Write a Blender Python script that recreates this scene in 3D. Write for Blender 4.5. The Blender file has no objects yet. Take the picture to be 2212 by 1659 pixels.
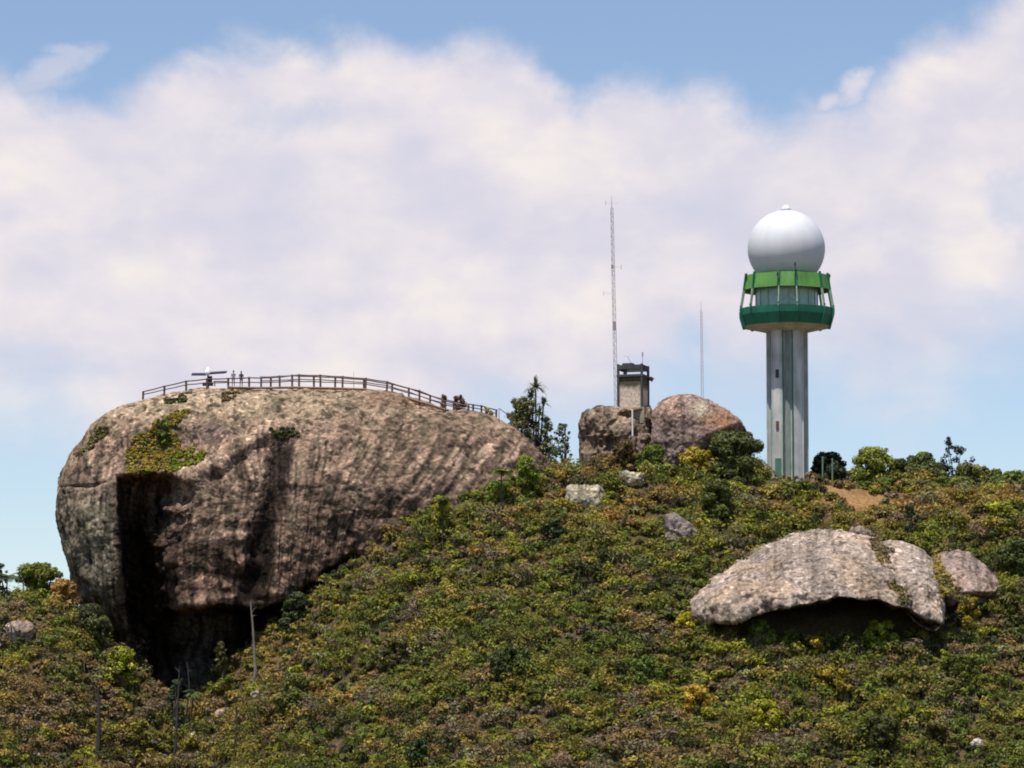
import bpy, math, random
import numpy as np
from mathutils import Vector, Matrix
random.seed(7)
RNG = np.random.default_rng(11)
sc = bpy.context.scene
col = sc.collection
R = math.radians

# ------------------------------------------------------------------ camera model (1 unit = 1 m)
W, H, D, PITCH = 2212.0, 1659.0, 400.0, R(6)
FX = 8421.0
CP, SP = math.cos(PITCH), math.sin(PITCH)
def P(px, py, y):
    """point at depth y that the photo shows at (px, py); works on arrays"""
    px = np.asarray(px, float); py = np.asarray(py, float); y = np.asarray(y, float)
    xc = (px - W/2)/FX; yc = (H/2 - py)/FX
    dy = CP - yc*SP; dz = SP + yc*CP
    t = (y + D)/dy
    return np.stack(np.broadcast_arrays(xc*t, y, dz*t), -1)
def PV(px, py, y): return Vector(P(px, py, y).tolist())
def unproj(p):
    p = np.asarray(p, float)
    dy = p[..., 1] + D
    f = dy*CP + p[..., 2]*SP; u = -dy*SP + p[..., 2]*CP
    return W/2 + p[..., 0]/f*FX, H/2 - u/f*FX
def mpp(y): return (y + D)/FX          # metres per photo unit at depth y

# ------------------------------------------------------------------ numpy noise
def _h(ix, iy, iz, s):
    n = (ix*374761393 + iy*668265263 + iz*2147483647 + s*1274126177) & 0xffffffff
    n = ((n ^ (n >> 13))*1274126177) & 0xffffffff
    n = ((n ^ (n >> 16))*2246822519) & 0xffffffff
    return ((n ^ (n >> 15)) & 0xffffff)/float(0xffffff)
def vnoise(p, s=0):
    p = np.asarray(p, float); f = np.floor(p).astype(np.int64); t = p - f; t = t*t*(3-2*t)
    r = 0
    for a in (0, 1):
        for b in (0, 1):
            for c in (0, 1):
                w = (t[..., 0] if a else 1-t[..., 0])*(t[..., 1] if b else 1-t[..., 1])*(t[..., 2] if c else 1-t[..., 2])
                r = r + w*_h(f[..., 0]+a, f[..., 1]+b, f[..., 2]+c, s)
    return r*2-1
def fbm(p, oct=4, s=0, gain=.5):
    r = 0; a = 1; tot = 0; p = np.asarray(p, float)
    for i in range(oct):
        r = r + a*vnoise(p*(2.03**i) + 17.3*i, s+i); tot += a; a *= gain
    return r/tot
def worley(p, s=0):
    p = np.asarray(p, float); f = np.floor(p).astype(np.int64); best = np.full(p.shape[:-1], 9.)
    for a in (-1, 0, 1):
        for b in (-1, 0, 1):
            for c in (-1, 0, 1):
                q = f + np.array([a, b, c])
                d = 0
                for k in range(3):
                    d = d + (q[..., k] + _h(q[..., 0], q[..., 1], q[..., 2], s+31*k) - p[..., k])**2
                best = np.minimum(best, d)
    return np.sqrt(best)
def ss(x, a, b):
    t = np.clip((np.asarray(x, float)-a)/(b-a), 0, 1); return t*t*(3-2*t)

# ------------------------------------------------------------------ object helpers
def tag(o, label=None, cat=None, group=None, kind=None):
    if label: o['label'] = label
    if cat: o['category'] = cat
    if group: o['group'] = group
    if kind: o['kind'] = kind
    return o
def empty(name, loc, label, cat, group=None):
    o = bpy.data.objects.new(name, None); col.objects.link(o); o.location = loc; o.empty_display_size = .3
    return tag(o, label, cat, group)
def link(name, me, mat, parent=None):
    o = bpy.data.objects.new(name, me); col.objects.link(o)
    if mat: me.materials.append(mat)
    if parent:
        o.parent = parent
        o.matrix_parent_inverse = Matrix.Translation(-Vector(parent.location))
    return o
def mesh_np(name, verts, faces, colors=None, smooth=False):
    """faces: (n, k) int array, k = 3 or 4 (may be a list of such arrays)"""
    me = bpy.data.meshes.new(name)
    if not isinstance(faces, list): faces = [faces]
    verts = np.asarray(verts, np.float32)
    me.vertices.add(len(verts)); me.vertices.foreach_set('co', verts.ravel())
    loops = np.concatenate([np.asarray(f, np.int32).ravel() for f in faces])
    cnt = np.concatenate([np.full(len(f), f.shape[1], np.int32) for f in faces])
    st = np.concatenate([[0], np.cumsum(cnt)[:-1]]).astype(np.int32)
    me.loops.add(len(loops)); me.loops.foreach_set('vertex_index', loops)
    me.polygons.add(len(cnt)); me.polygons.foreach_set('loop_start', st); me.polygons.foreach_set('loop_total', cnt)
    me.update(calc_edges=True)
    if smooth: me.polygons.foreach_set('use_smooth', np.ones(len(cnt), bool))
    if colors is not None: set_col(me, colors)
    return me
def set_col(me, c):
    a = me.color_attributes.new('Col', 'FLOAT_COLOR', 'POINT')
    rgba = np.ones((len(c), 4), np.float32); rgba[:, :3] = c
    a.data.foreach_set('color', rgba.ravel())
class MB:
    def __init__(s): s.v = []; s.f = []
    def add(s, vs, fs):
        n = len(s.v); s.v += [tuple(v) for v in vs]; s.f += [tuple(n+i for i in f) for f in fs]; return s
    def box(s, c, d, m=None):
        x, y, z = d[0]/2, d[1]/2, d[2]/2
        vs = [Vector((a*x, b*y, e*z)) for a in (-1, 1) for b in (-1, 1) for e in (-1, 1)]
        if m: vs = [m @ v for v in vs]
        vs = [v + Vector(c) for v in vs]
        return s.add(vs, [(0, 1, 3, 2), (4, 6, 7, 5), (0, 4, 5, 1), (2, 3, 7, 6), (0, 2, 6, 4), (1, 5, 7, 3)])
    def tube(s, pts, rad, n=7, cap=True):
        pts = [Vector(p) for p in pts]
        if not hasattr(rad, '__len__'): rad = [rad]*len(pts)
        vs = []; fs = []
        for i, p in enumerate(pts):
            d = (pts[min(i+1, len(pts)-1)] - pts[max(i-1, 0)]).normalized()
            a = d.orthogonal().normalized() if i == 0 else (pa - d*pa.dot(d)).normalized()
            pa = a; b = d.cross(a)
            for k in range(n):
                t = 2*math.pi*k/n; vs.append(p + (a*math.cos(t) + b*math.sin(t))*rad[i])
        for i in range(len(pts)-1):
            for k in range(n):
                k2 = (k+1) % n; fs.append((i*n+k, i*n+k2, (i+1)*n+k2, (i+1)*n+k))
        if cap:
            fs.append(tuple(range(n))[::-1]); fs.append(tuple((len(pts)-1)*n+k for k in range(n)))
        return s.add(vs, fs)
    def rings(s, rings, closed_profile=False, cap0=False, cap1=False):
        n = len(rings[0]); vs = [v for r in rings for v in r]; fs = []; m = len(rings)
        for i in range(m if closed_profile else m-1):
            j = (i+1) % m
            for k in range(n):
                k2 = (k+1) % n; fs.append((i*n+k, i*n+k2, j*n+k2, j*n+k))
        if cap0: fs.append(tuple(range(n))[::-1])
        if cap1: fs.append(tuple((m-1)*n+k for k in range(n)))
        return s.add(vs, fs)
    def build(s, name, mat, parent=None, smooth=False, bevel=0):
        me = bpy.data.meshes.new(name); me.from_pydata(s.v, [], s.f); me.update()
        if smooth: me.polygons.foreach_set('use_smooth', [True]*len(me.polygons))
        o = link(name, me, mat, parent)
        if bevel:
            b = o.modifiers.new('b', 'BEVEL'); b.width = bevel; b.segments = 2; b.limit_method = 'ANGLE'
        return o

# ------------------------------------------------------------------ materials
def nt(name):
    m = bpy.data.materials.new(name); m.use_nodes = True; t = m.node_tree
    b = t.nodes['Principled BSDF']; return m, t, b
def N(t, kind, **kw):
    n = t.nodes.new(kind)
    for k, v in kw.items():
        if k.startswith('i_'): n.inputs[k[2:].replace('_', ' ')].default_value = v
        else: setattr(n, k, v)
    return n
def paint(name, c, rough=.6, metal=0, var=.25, scale=1.5, streak=True, bump=.15):
    """painted or bare surface with weathering: vertical run-off streaks and blotches"""
    m, t, b = nt(name); L = t.links
    tc = N(t, 'ShaderNodeTexCoord'); mp = N(t, 'ShaderNodeMapping'); L.new(tc.outputs['Object'], mp.inputs[0])
    mp.inputs['Scale'].default_value = (scale*2, scale*2, scale*(.22 if streak else 2))
    n1 = N(t, 'ShaderNodeTexNoise', i_Scale=1.0, i_Detail=6.0, i_Roughness=.65); L.new(mp.outputs[0], n1.inputs[0])
    n2 = N(t, 'ShaderNodeTexNoise', i_Scale=scale*.6, i_Detail=4.0); L.new(tc.outputs['Object'], n2.inputs[0])
    ad = N(t, 'ShaderNodeMath', operation='ADD'); L.new(n1.outputs[0], ad.inputs[0]); L.new(n2.outputs[0], ad.inputs[1])
    r = N(t, 'ShaderNodeMapRange', i_From_Min=.75, i_From_Max=1.3, i_To_Min=1-var, i_To_Max=1.08); L.new(ad.outputs[0], r.inputs[0])
    mx = N(t, 'ShaderNodeMix', data_type='RGBA', blend_type='MULTIPLY'); mx.inputs[0].default_value = 1
    mx.inputs[6].default_value = (*c, 1); L.new(r.outputs[0], mx.inputs[7]); L.new(mx.outputs[2], b.inputs['Base Color'])
    b.inputs['Roughness'].default_value = rough; b.inputs['Metallic'].default_value = metal
    if bump:
        bp = N(t, 'ShaderNodeBump', i_Strength=bump, i_Distance=.03); n3 = N(t, 'ShaderNodeTexNoise', i_Scale=12.0, i_Detail=5.0)
        L.new(tc.outputs['Object'], n3.inputs[0]); L.new(n3.outputs[0], bp.inputs['Height']); L.new(bp.outputs[0], b.inputs['Normal'])
    return m
def rock_mat(name, fine=1.0):
    m, t, b = nt(name); L = t.links
    at = N(t, 'ShaderNodeAttribute', attribute_name='Col'); tc = N(t, 'ShaderNodeTexCoord')
    v = N(t, 'ShaderNodeTexVoronoi', i_Scale=2.2*fine); L.new(tc.outputs['Object'], v.inputs['Vector'])
    n = N(t, 'ShaderNodeTexNoise', i_Scale=3.4*fine, i_Detail=8.0, i_Roughness=.75); L.new(tc.outputs['Object'], n.inputs['Vector'])
    r = N(t, 'ShaderNodeMapRange', i_From_Min=.34, i_From_Max=.66, i_To_Min=.5, i_To_Max=1.5); L.new(n.outputs[0], r.inputs[0])
    r2 = N(t, 'ShaderNodeMapRange', i_From_Min=.1, i_From_Max=.7, i_To_Min=1.15, i_To_Max=.7); L.new(v.outputs['Distance'], r2.inputs[0])
    mm = N(t, 'ShaderNodeMath', operation='MULTIPLY'); L.new(r.outputs[0], mm.inputs[0]); L.new(r2.outputs[0], mm.inputs[1])
    mx = N(t, 'ShaderNodeMix', data_type='RGBA', blend_type='MULTIPLY'); mx.inputs[0].default_value = 1
    L.new(at.outputs['Color'], mx.inputs[6]); L.new(mm.outputs[0], mx.inputs[7]); L.new(mx.outputs[2], b.inputs['Base Color'])
    b.inputs['Roughness'].default_value = .95; b.inputs['Specular IOR Level'].default_value = .15
    n2 = N(t, 'ShaderNodeTexNoise', i_Scale=2.6*fine, i_Detail=9.0, i_Roughness=.7); L.new(tc.outputs['Object'], n2.inputs['Vector'])
    bp = N(t, 'ShaderNodeBump', i_Strength=.7, i_Distance=.22); L.new(n2.outputs[0], bp.inputs['Height']); L.new(bp.outputs[0], b.inputs['Normal'])
    return m
def attr_mat(name, rough=.7, trans=0, spec=.3):
    m, t, b = nt(name); L = t.links
    at = N(t, 'ShaderNodeAttribute', attribute_name='Col'); L.new(at.outputs['Color'], b.inputs['Base Color'])
    b.inputs['Roughness'].default_value = rough; b.inputs['Specular IOR Level'].default_value = spec
    if trans:
        tr = N(t, 'ShaderNodeBsdfTranslucent'); L.new(at.outputs['Color'], tr.inputs[0])
        ms = N(t, 'ShaderNodeMixShader'); ms.inputs[0].default_value = trans
        L.new(b.outputs[0], ms.inputs[1]); L.new(tr.outputs[0], ms.inputs[2]); L.new(ms.outputs[0], t.nodes['Material Output'].inputs[0])
    return m
M_ROCK = rock_mat('weathered_granite'); M_ROCKF = rock_mat('boulder_granite', 1.7)
M_LEAF = attr_mat('foliage', .6, .3)
M_GROUND = None
M_BARK = paint('bark', (.10, .075, .055), .9, var=.5)
M_DEAD = paint('dead_wood', (.06, .045, .042), .9, var=.4)
M_DEADP = paint('bleached_wood', (.25, .20, .17), .9, var=.4)
M_WOOD = paint('rail_timber', (.16, .095, .08), .8, var=.4)
M_KERB = paint('kerb_timber', (.30, .17, .10), .85, var=.4)
M_WHITE = paint('white_radome_shell', (.67, .665, .68), .7, var=.06, scale=.5, bump=0)
M_LGREEN = paint('light_green_paint', (.12, .32, .055), .55, var=.3)
M_DGREEN = paint('dark_green_paint', (.010, .155, .085), .5, var=.35)
M_PGREEN = paint('pale_green', (.30, .42, .30), .6, var=.3)
M_CONC = paint('white_rendered_concrete', (.62, .62, .58), .85, var=.4, scale=.9)
M_SOFF = paint('soffit_concrete', (.62, .61, .57), .9, var=.35)
M_GLASS = paint('grey_green_glazing', (.40, .54, .46), .25, var=.3, streak=False, bump=0)
M_GROOVE = paint('groove_grey_green', (.30, .36, .32), .8, var=.4)
M_SLOT = paint('dark_window_slot', (.03, .04, .035), .5, var=.3)
M_OLDC = paint('stained_concrete', (.40, .34, .25), .95, var=.65, scale=1.6)
M_OLDD = paint('blackened_concrete', (.09, .085, .085), .95, var=.5, scale=1.6)
M_STEEL = paint('galvanised_steel', (.42, .38, .40), .5, .3, var=.2, streak=False, bump=0)
M_PINK = paint('faded_mast_steel', (.50, .42, .44), .5, .2, var=.2, streak=False, bump=0)
M_DARKM = paint('dark_metal', (.035, .03, .045), .5, .3, var=.2, streak=False, bump=0)
M_PVC = paint('white_pipe', (.68, .66, .60), .5, var=.15, bump=0)
M_PANEL = paint('solar_panel_glass', (.03, .02, .045), .25, var=.2, streak=False, bump=0)
M_WHITEP = paint('white_enclosure', (.82, .82, .84), .5, var=.08, bump=0)

# ------------------------------------------------------------------ terrain
KN = [(-900, 1420), (-400, 1350), (-120, 1325), (0, 1315), (70, 1318), (130, 1330), (200, 1375), (280, 1450), (340, 1520), (395, 1555), (450, 1510),
      (520, 1425), (600, 1355), (700, 1265), (800, 1190), (900, 1125), (1000, 1085), (1100, 1052), (1190, 1034), (1300, 1032), (1450, 1030),
      (1600, 1032), (1760, 1046), (1900, 1062), (2050, 1066), (2212, 1078), (2500, 1110), (3000, 1200)]
YREF = -5.0
_k = P([k[0] for k in KN], [k[1] for k in KN], YREF); KX, KZ = _k[:, 0], _k[:, 2]
SLOPE = .66
def hgt(x, y):
    x = np.asarray(x, float); y = np.asarray(y, float)
    z = (np.interp(x-1, KX, KZ) + np.interp(x, KX, KZ) + np.interp(x+1, KX, KZ))/3
    f = np.clip(YREF - y, 0, None)
    b = np.clip(y - 14, 0, None)
    xd = np.clip(np.abs(x) - 75, 0, None)
    z = z - SLOPE*f - .45*b - .35*xd + .02*np.clip(y-YREF, 0, 19)
    q = np.stack([x/9, y/9, 0*x+3.1], -1); n = fbm(q, 3, 5)*1.1
    q = np.stack([x/2.2, y/2.2, 0*x+1.1], -1); n = n + fbm(q, 2, 9)*.22
    z = z + n*ss(np.abs(y), 0, 12)*.8 + n*.2
    # floor of the valley where the photographer stands, and the far lowland behind the crest
    lo = -1.7
    z = lo + np.log1p(np.exp(np.clip((z-lo)/1.5, -30, 30)))*1.5*(z-lo < 40) + (z-lo)*(z-lo >= 40)
    return z
def axis(a, b, st, far):
    v = list(np.arange(a, b+st/2, st)); g = st; e = v[-1]; r = []
    while e < far: g *= 1.25; e += g; r.append(e)
    g = st; e = v[0]; l = []
    while e > -far: g *= 1.25; e -= g; l.append(e)
    return np.array(l[::-1] + v + r)
ax, ay = axis(-75, 75, .6, 4000), axis(-70, 26, .6, 4000)
gx, gy = np.meshgrid(ax, ay); gz = hgt(gx, gy)
nv = gx.size; idx = np.arange(nv).reshape(gx.shape)
F = np.stack([idx[:-1, :-1], idx[:-1, 1:], idx[1:, 1:], idx[1:, :-1]], -1).reshape(-1, 4)
gp = np.stack([gx, gy, gz], -1).reshape(-1, 3)
gpx, gpy = unproj(gp)
def blob(px, py, cx, cy, rx, ry, p=1): return np.exp(-(((px-cx)/rx)**2 + ((py-cy)/ry)**2)**p)
def soil_mask(px, py):
    """bare orange soil below the tower and small bare spots"""
    m = blob(px, py, 1865, 1085, 115, 28) + .8*blob(px, py, 1800, 1050, 60, 12) + .5*blob(px, py, 2090, 1120, 60, 25)
    m = m + .45*blob(px, py, 640, 1330, 50, 40) + .35*blob(px, py, 600, 1440, 40, 40)
    return np.clip(m, 0, 1)
n = fbm(gp/1.5, 4, 21)[:, None]
gc = np.array([.10, .075, .036])*(1+.5*n)
sm = soil_mask(gpx, gpy)[:, None]*(np.abs(gp[:, 1:2]+15) < 40)
gc = gc*(1-sm) + np.array([.36, .20, .085])*(1+.45*n)*sm
me = mesh_np('hillside', gp, F, np.clip(gc, .01, 1), True)
m, t, b = nt('hillside_soil')
at = N(t, 'ShaderNodeAttribute', attribute_name='Col'); tc = N(t, 'ShaderNodeTexCoord')
nn = N(t, 'ShaderNodeTexNoise', i_Scale=2.5, i_Detail=8.0, i_Roughness=.7); t.links.new(tc.outputs['Object'], nn.inputs[0])
rr = N(t, 'ShaderNodeMapRange', i_From_Min=.3, i_From_Max=.7, i_To_Min=.5, i_To_Max=1.5); t.links.new(nn.outputs[0], rr.inputs[0])
mx = N(t, 'ShaderNodeMix', data_type='RGBA', blend_type='MULTIPLY'); mx.inputs[0].default_value = 1
t.links.new(at.outputs['Color'], mx.inputs[6]); t.links.new(rr.outputs[0], mx.inputs[7]); t.links.new(mx.outputs[2], b.inputs['Base Color'])
b.inputs['Roughness'].default_value = 1; b.inputs['Specular IOR Level'].default_value = .1
bp = N(t, 'ShaderNodeBump', i_Strength=.8, i_Distance=.3); t.links.new(nn.outputs[0], bp.inputs['Height']); t.links.new(bp.outputs[0], b.inputs['Normal'])
g = link('hillside', me, m); tag(g, 'scrub covered hillside rising to the crest', kind='structure')

def ground_y(px, py):
    ys = np.arange(-90, 30, .25); p = P(np.full_like(ys, px), np.full_like(ys, py), ys)
    hz = hgt(p[:, 0], p[:, 1]); w = np.where(hz > p[:, 2])[0]
    return float(ys[w[0]]) if len(w) else 6.0
def ground_pt(px, y):
    """ground point in photo column px at depth y"""
    x = float(P(px, 900, y)[0]); 
    return Vector((x, y, float(hgt(x, y))))

# ------------------------------------------------------------------ rocks
def catmull(pts, n=14):
    pts = np.array(pts, float); m = len(pts); out = []
    for i in range(m):
        a, b_, c, d = pts[(i-1) % m], pts[i], pts[(i+1) % m], pts[(i+2) % m]
        for k in range(n):
            u = k/n
            out.append(.5*((2*b_) + (-a+c)*u + (2*a-5*b_+4*c-d)*u*u + (-a+3*b_-3*c+d)*u**3))
    return np.array(out)
def make_rock(name, outline, cen, yrim, Tf, Tb, nth, nph, colfn, label, cat='rock', group=None, feat=None, k=.8,
              disp=((6, .5), (1.6, .22), (.5, .07)), pits=(0, 1), mat=None, seed=0):
    o = catmull(outline); dx, dy = o[:, 0]-cen[0], o[:, 1]-cen[1]
    an = np.arctan2(dy, dx); rd = np.hypot(dx, dy); s = np.argsort(an); an, rd = an[s], rd[s]
    an = np.concatenate([an-2*np.pi, an, an+2*np.pi]); rd = np.tile(rd, 3)
    th = np.linspace(-np.pi, np.pi, nth, endpoint=False); rt = np.interp(th, an, rd)
    nb = max(10, nph//4)
    phs = np.concatenate([np.linspace(0, 1, nph+1)[1:]*np.pi/2, np.pi/2 + np.linspace(0, 1, nb+1)[1:-1]*np.pi/2])
    ph = phs[:, None]; r = np.sin(ph)*rt[None]; c = np.cos(ph) + 0*r
    px = cen[0] + r*np.cos(th)[None]; py = cen[1] + r*np.sin(th)[None]
    pcx = np.concatenate([px.ravel(), [cen[0], cen[0]]]); pcy = np.concatenate([py.ravel(), [cen[1], cen[1]]])
    cc = np.concatenate([c.ravel(), [1, -1]])
    yr = yrim(pcx, pcy); tf = Tf(pcx, pcy)
    dep = np.where(cc > 0, yr - tf*np.abs(cc)**k, yr + Tb*np.abs(cc)**k)
    if feat is not None: dep = dep + np.where(cc > 0, feat(pcx, pcy)*np.clip(cc*3.5, 0, 1), 0)
    v = P(pcx, pcy, dep)
    rows = len(phs); I = np.arange(rows*nth).reshape(rows, nth); J = np.roll(I, -1, 1)
    F = np.stack([I[:-1], J[:-1], J[1:], I[1:]], -1).reshape(-1, 4)
    T1 = np.stack([np.full(nth, rows*nth), J[0], I[0]], -1); T2 = np.stack([np.full(nth, rows*nth+1), I[-1], J[-1]], -1)
    me = mesh_np(name, v, [F, T1, T2], None, True)
    nrm = np.zeros(len(v)*3, np.float32); me.vertices.foreach_get('normal', nrm); nrm = nrm.reshape(-1, 3)
    # outward normals must face the camera on the front side
    if nrm[rows*nth][1] > 0: me.flip_normals(); nrm = -nrm
    dsp = np.zeros(len(v))
    for i, (sz, amp) in enumerate(disp): dsp += fbm(v/sz, 3, seed+i*7)*amp*1.6
    if pits[0]:
        wl = worley(v/pits[1], seed+3); dsp += (ss(wl, .15, .6)-.6)*-pits[0]
    else: wl = worley(v/.8, seed+3)
    v2 = v + nrm*dsp[:, None]
    me.vertices.foreach_set('co', v2.astype(np.float32).ravel()); me.update()
    set_col(me, np.clip(colfn(pcx, pcy, v, nrm, wl), .004, .8))
    ob = link(name, me, mat or M_ROCK)
    tag(ob, label, cat, group); return ob, (pcx, pcy, v2, cc)
def L2(x, xs, ys): return np.interp(x, xs, ys)

GR_TOP = [(305, 861), (355, 851), (402, 841), (450, 836), (540, 838), (631, 837), (724, 839), (786, 841), (847, 850), (906, 869), (962, 886), (1020, 893), (1075, 907), (1130, 937), (1170, 968), (1192, 1003)]
GR_OUT = [(120, 1090), (127, 1035), (150, 985), (172, 957), (197, 925), (228, 896), (265, 877)] + GR_TOP + [(1200, 1060), (1120, 1130), (940, 1210), (760, 1310), (620, 1420),
          (490, 1510), (410, 1545), (350, 1520), (305, 1465), (270, 1410), (215, 1345), (172, 1300), (150, 1240), (128, 1165), (119, 1120)]
YG = 4.0
def grT(px, py):
    t = L2(py, [830, 870, 950, 1050, 1150, 1300, 1500], [4, 6, 8.2, 10, 11, 12.2, 12.5])
    return t*L2(px, [120, 300, 700, 1000, 1200], [.9, 1, 1, .85, .6])
def cleft_edge(py): return L2(py, [1000, 1040, 1300, 1400, 1500], [246, 249, 262, 280, 330])
def gr_feat(px, py):
    wob = fbm(np.stack([px/60, py/60, px*0], -1), 2, 4)*10
    e = cleft_edge(py)
    wob2 = fbm(np.stack([px/22, py/22, px*0], -1), 3, 14)*26
    right = L2(py, [1030, 1070, 1100, 1180, 1300], [386, 382, 356, 338, 352]) + wob + wob2
    cl = ss(px, e, e+9)*(1-ss(px, right-48, right+50))*ss(py + wob*.8 + wob2*.35 + (px-250)*.06, 1024, 1052)
    f = cl*L2(py, [1030, 1200, 1400, 1520], [5.5, 11, 15, 15])
    lip = L2(px, [330, 380, 560, 620, 700, 760], [1290, 1303, 1312, 1285, 1232, 1190]) + wob*.8
    u = ss(py, lip, lip+16)*ss(px, 300, 380)*(1-ss(px, 735, 790))
    f = np.maximum(f, u*L2(py, [1200, 1320, 1420], [10, 13, 16]))
    # bottom of the left buttress leans back
    f = f + ss(py, 1230, 1450)*(1-ss(px, e-5, e+5))*3.5
    # vertical run-off trough
    cx = L2(py, [930, 1000, 1150, 1310], [618, 604, 570, 535])
    f = f + 1.1*np.exp(-((px-cx)/26)**2)*ss(py, 930, 990)*(1-ss(py, 1290, 1320))
    cx2 = L2(py, [850, 950, 1000], [880, 866, 858])
    f = f + .7*np.exp(-((px-cx2)/14)**2)*(1-ss(py, 960, 1010))
    # grassy bowl on the shoulder
    f = f + 1.6*np.clip(blob(px, py, 350, 985, 85, 60, 2), 0, 1)
    # curved ledges
    l1 = L2(px, [280, 380, 480, 560, 700], [1040, 1035, 1000, 940, 890])
    f = f - .9*np.exp(-((py-l1)/16)**2)*ss(px, 300, 400)*(1-ss(px, 560, 680))
    # horizontal bedding in the lower wall
    bed = np.sin(py/13 + fbm(np.stack([px/140, py/50, px*0], -1), 3, 8)*4)
    f = f + bed*.34*ss(py, 1080, 1180)*ss(px, 330, 420)*(1-ss(px, 480, 700))
    ck = L2(px, [120, 200, 240], [1053, 1050, 1040])
    f = f + .7*np.exp(-((py-ck)/3.5)**2)*(1-ss(px, 215, 240))
    return f
def gr_col(px, py, v, nrm, wl):
    base = np.array([.315, .228, .165]); n = fbm(v/2.2, 4, 2)[:, None]; n2 = fbm(v/7, 3, 12)[:, None]
    c = base*(1+.35*n+.15*n2)
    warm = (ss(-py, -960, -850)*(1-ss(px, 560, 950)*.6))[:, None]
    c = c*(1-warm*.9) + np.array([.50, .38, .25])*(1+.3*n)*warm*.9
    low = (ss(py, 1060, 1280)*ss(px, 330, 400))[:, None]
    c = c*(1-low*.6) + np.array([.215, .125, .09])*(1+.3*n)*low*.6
    bedc = (np.sin(py/9 + fbm(np.stack([px/120, py/40, px*0], -1), 3, 18)*6)*ss(py, 1070, 1160)*(1-ss(px, 500, 640))*ss(px, 330, 400))[:, None]; c = c*(1+.55*bedc)
    und = (ss(py, 1312, 1330)*ss(px, 330, 380))[:, None]; c = c*(1-und) + np.array([.17, .16, .155])*(1+.3*n)*und  # rock under the lip greyed, deepening the overhang's shade by colour
    left = (1-ss(px, 235, 275))[:, None]*ss(py, 1000, 1120)[:, None]
    c = c*(1-left*.7) + np.array([.20, .185, .13])*(1+.5*n)*left*.7
    lich = ss(fbm(v/np.array([1.1, 1.1, 1.6]), 4, 40), .12, .3)[:, None]
    c = c*(1-.6*lich) + np.array([.14, .125, .075])*.6*lich
    sl_ = ss(px, 560, 820); qx_ = px + .62*sl_*(py-860) + 26*fbm(v/6, 3, 66)
    run = fbm(np.stack([qx_/7, (py-.3*px*sl_)/60, px*0], -1), 4, 61)[:, None]; c = c*(1+1.35*run*ss(py, 870, 1000)[:, None])
    run2 = fbm(np.stack([qx_/26, (py-.3*px*sl_)/170, px*0], -1), 3, 62)[:, None]; c = c*(1+.55*run2*ss(py, 850, 960)[:, None])
    # pale rim of the upper terrace and the dark mauve face beneath it
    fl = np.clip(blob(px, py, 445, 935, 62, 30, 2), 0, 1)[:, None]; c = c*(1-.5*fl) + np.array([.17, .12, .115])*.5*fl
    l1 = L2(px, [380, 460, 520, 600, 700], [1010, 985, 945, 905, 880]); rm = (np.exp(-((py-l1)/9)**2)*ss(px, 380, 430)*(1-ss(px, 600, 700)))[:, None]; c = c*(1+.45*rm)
    spk = ss(fbm(v/.35, 2, 44), .22, .45)[:, None]*ss(fbm(v/5, 2, 45), -.3, .2)[:, None]
    c = c*(1+.75*spk)
    pit = ss(fbm(v/.5, 3, 49), .08, .34)[:, None]; c = c*(1-.62*pit)
    # water stains (broad dark streak, faint ones beside it) and painted cleft shade
    q = fbm(np.stack([px/22, py/160, px*0], -1), 3, 60)
    cx = L2(py, [930, 1000, 1150, 1310], [620, 606, 572, 535]); wdt = L2(py, [930, 1100, 1310], [22, 28, 33])
    st = np.exp(-((px-cx+q*16)/wdt)**6)*ss(py, 940+q*30, 975)
    cx2 = L2(py, [850, 950, 1100], [880, 866, 820]); st = np.maximum(st, .45*np.exp(-((px-cx2+q*8)/15)**4)*(1-ss(py, 960, 1060)))
    st = np.maximum(st, .65*ss(q, .05, .4)*ss(py, 950, 1150)*ss(px, 400, 520))
    st = np.maximum(st, .8*np.clip(1-np.abs(px-310)/95, 0, 1)**.5*ss(py, 1025, 1045)*(px > 246))  # shade inside the cleft, painted into the rock colour
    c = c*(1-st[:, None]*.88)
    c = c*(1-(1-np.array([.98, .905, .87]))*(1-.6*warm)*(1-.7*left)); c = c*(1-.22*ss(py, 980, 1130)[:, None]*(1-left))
    rb = np.clip(blob(px, py, 850, 858, 70, 26, 2)*(1+.6*fbm(v/1.2, 3, 67)), 0, 1)[:, None]*.6; c = c*(1-rb) + np.array([.24, .135, .085])*rb
    return c
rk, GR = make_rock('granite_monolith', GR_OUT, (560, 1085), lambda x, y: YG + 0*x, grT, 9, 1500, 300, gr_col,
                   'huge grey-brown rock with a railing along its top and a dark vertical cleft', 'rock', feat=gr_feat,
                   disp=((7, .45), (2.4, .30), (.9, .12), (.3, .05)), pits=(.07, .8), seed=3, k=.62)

def std_col(base, dark=.35, moss=.2, seed=0, stain=None, strk=.45):
    base = np.array(base)
    def f(px, py, v, nrm, wl):
        n = fbm(v/1.6, 4, seed+2)[:, None]
        c = base*(1+dark*n)
        q = fbm(np.stack([px/9, py/70, px*0], -1), 3, seed+6)
        c = c*(1-strk*ss(q, .05, .45)[:, None]); q2 = fbm(v/5, 2, seed+33)[:, None]; c = c*(1+.35*q2)
        ms = ss(fbm(v/1.3, 3, seed+9), .15, .4)[:, None]*moss*2
        c = c*(1-ms) + np.array([.10, .10, .05])*ms
        spk = ss(fbm(v/.4, 2, seed+44), .15, .45)[:, None]; c = c*(1+.55*spk)
        pit = ss(fbm(v/.45, 3, seed+49), .1, .38)[:, None]; c = c*(1-.55*pit)
        yl = ss(fbm(v/4, 3, seed+52), -.1, .4)[:, None]; c = c*(1-yl*.5) + c*np.array([1.18, 1.04, .82])*yl*.5
        if stain: c = stain(px, py, c, v)
        return c
    return f
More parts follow.
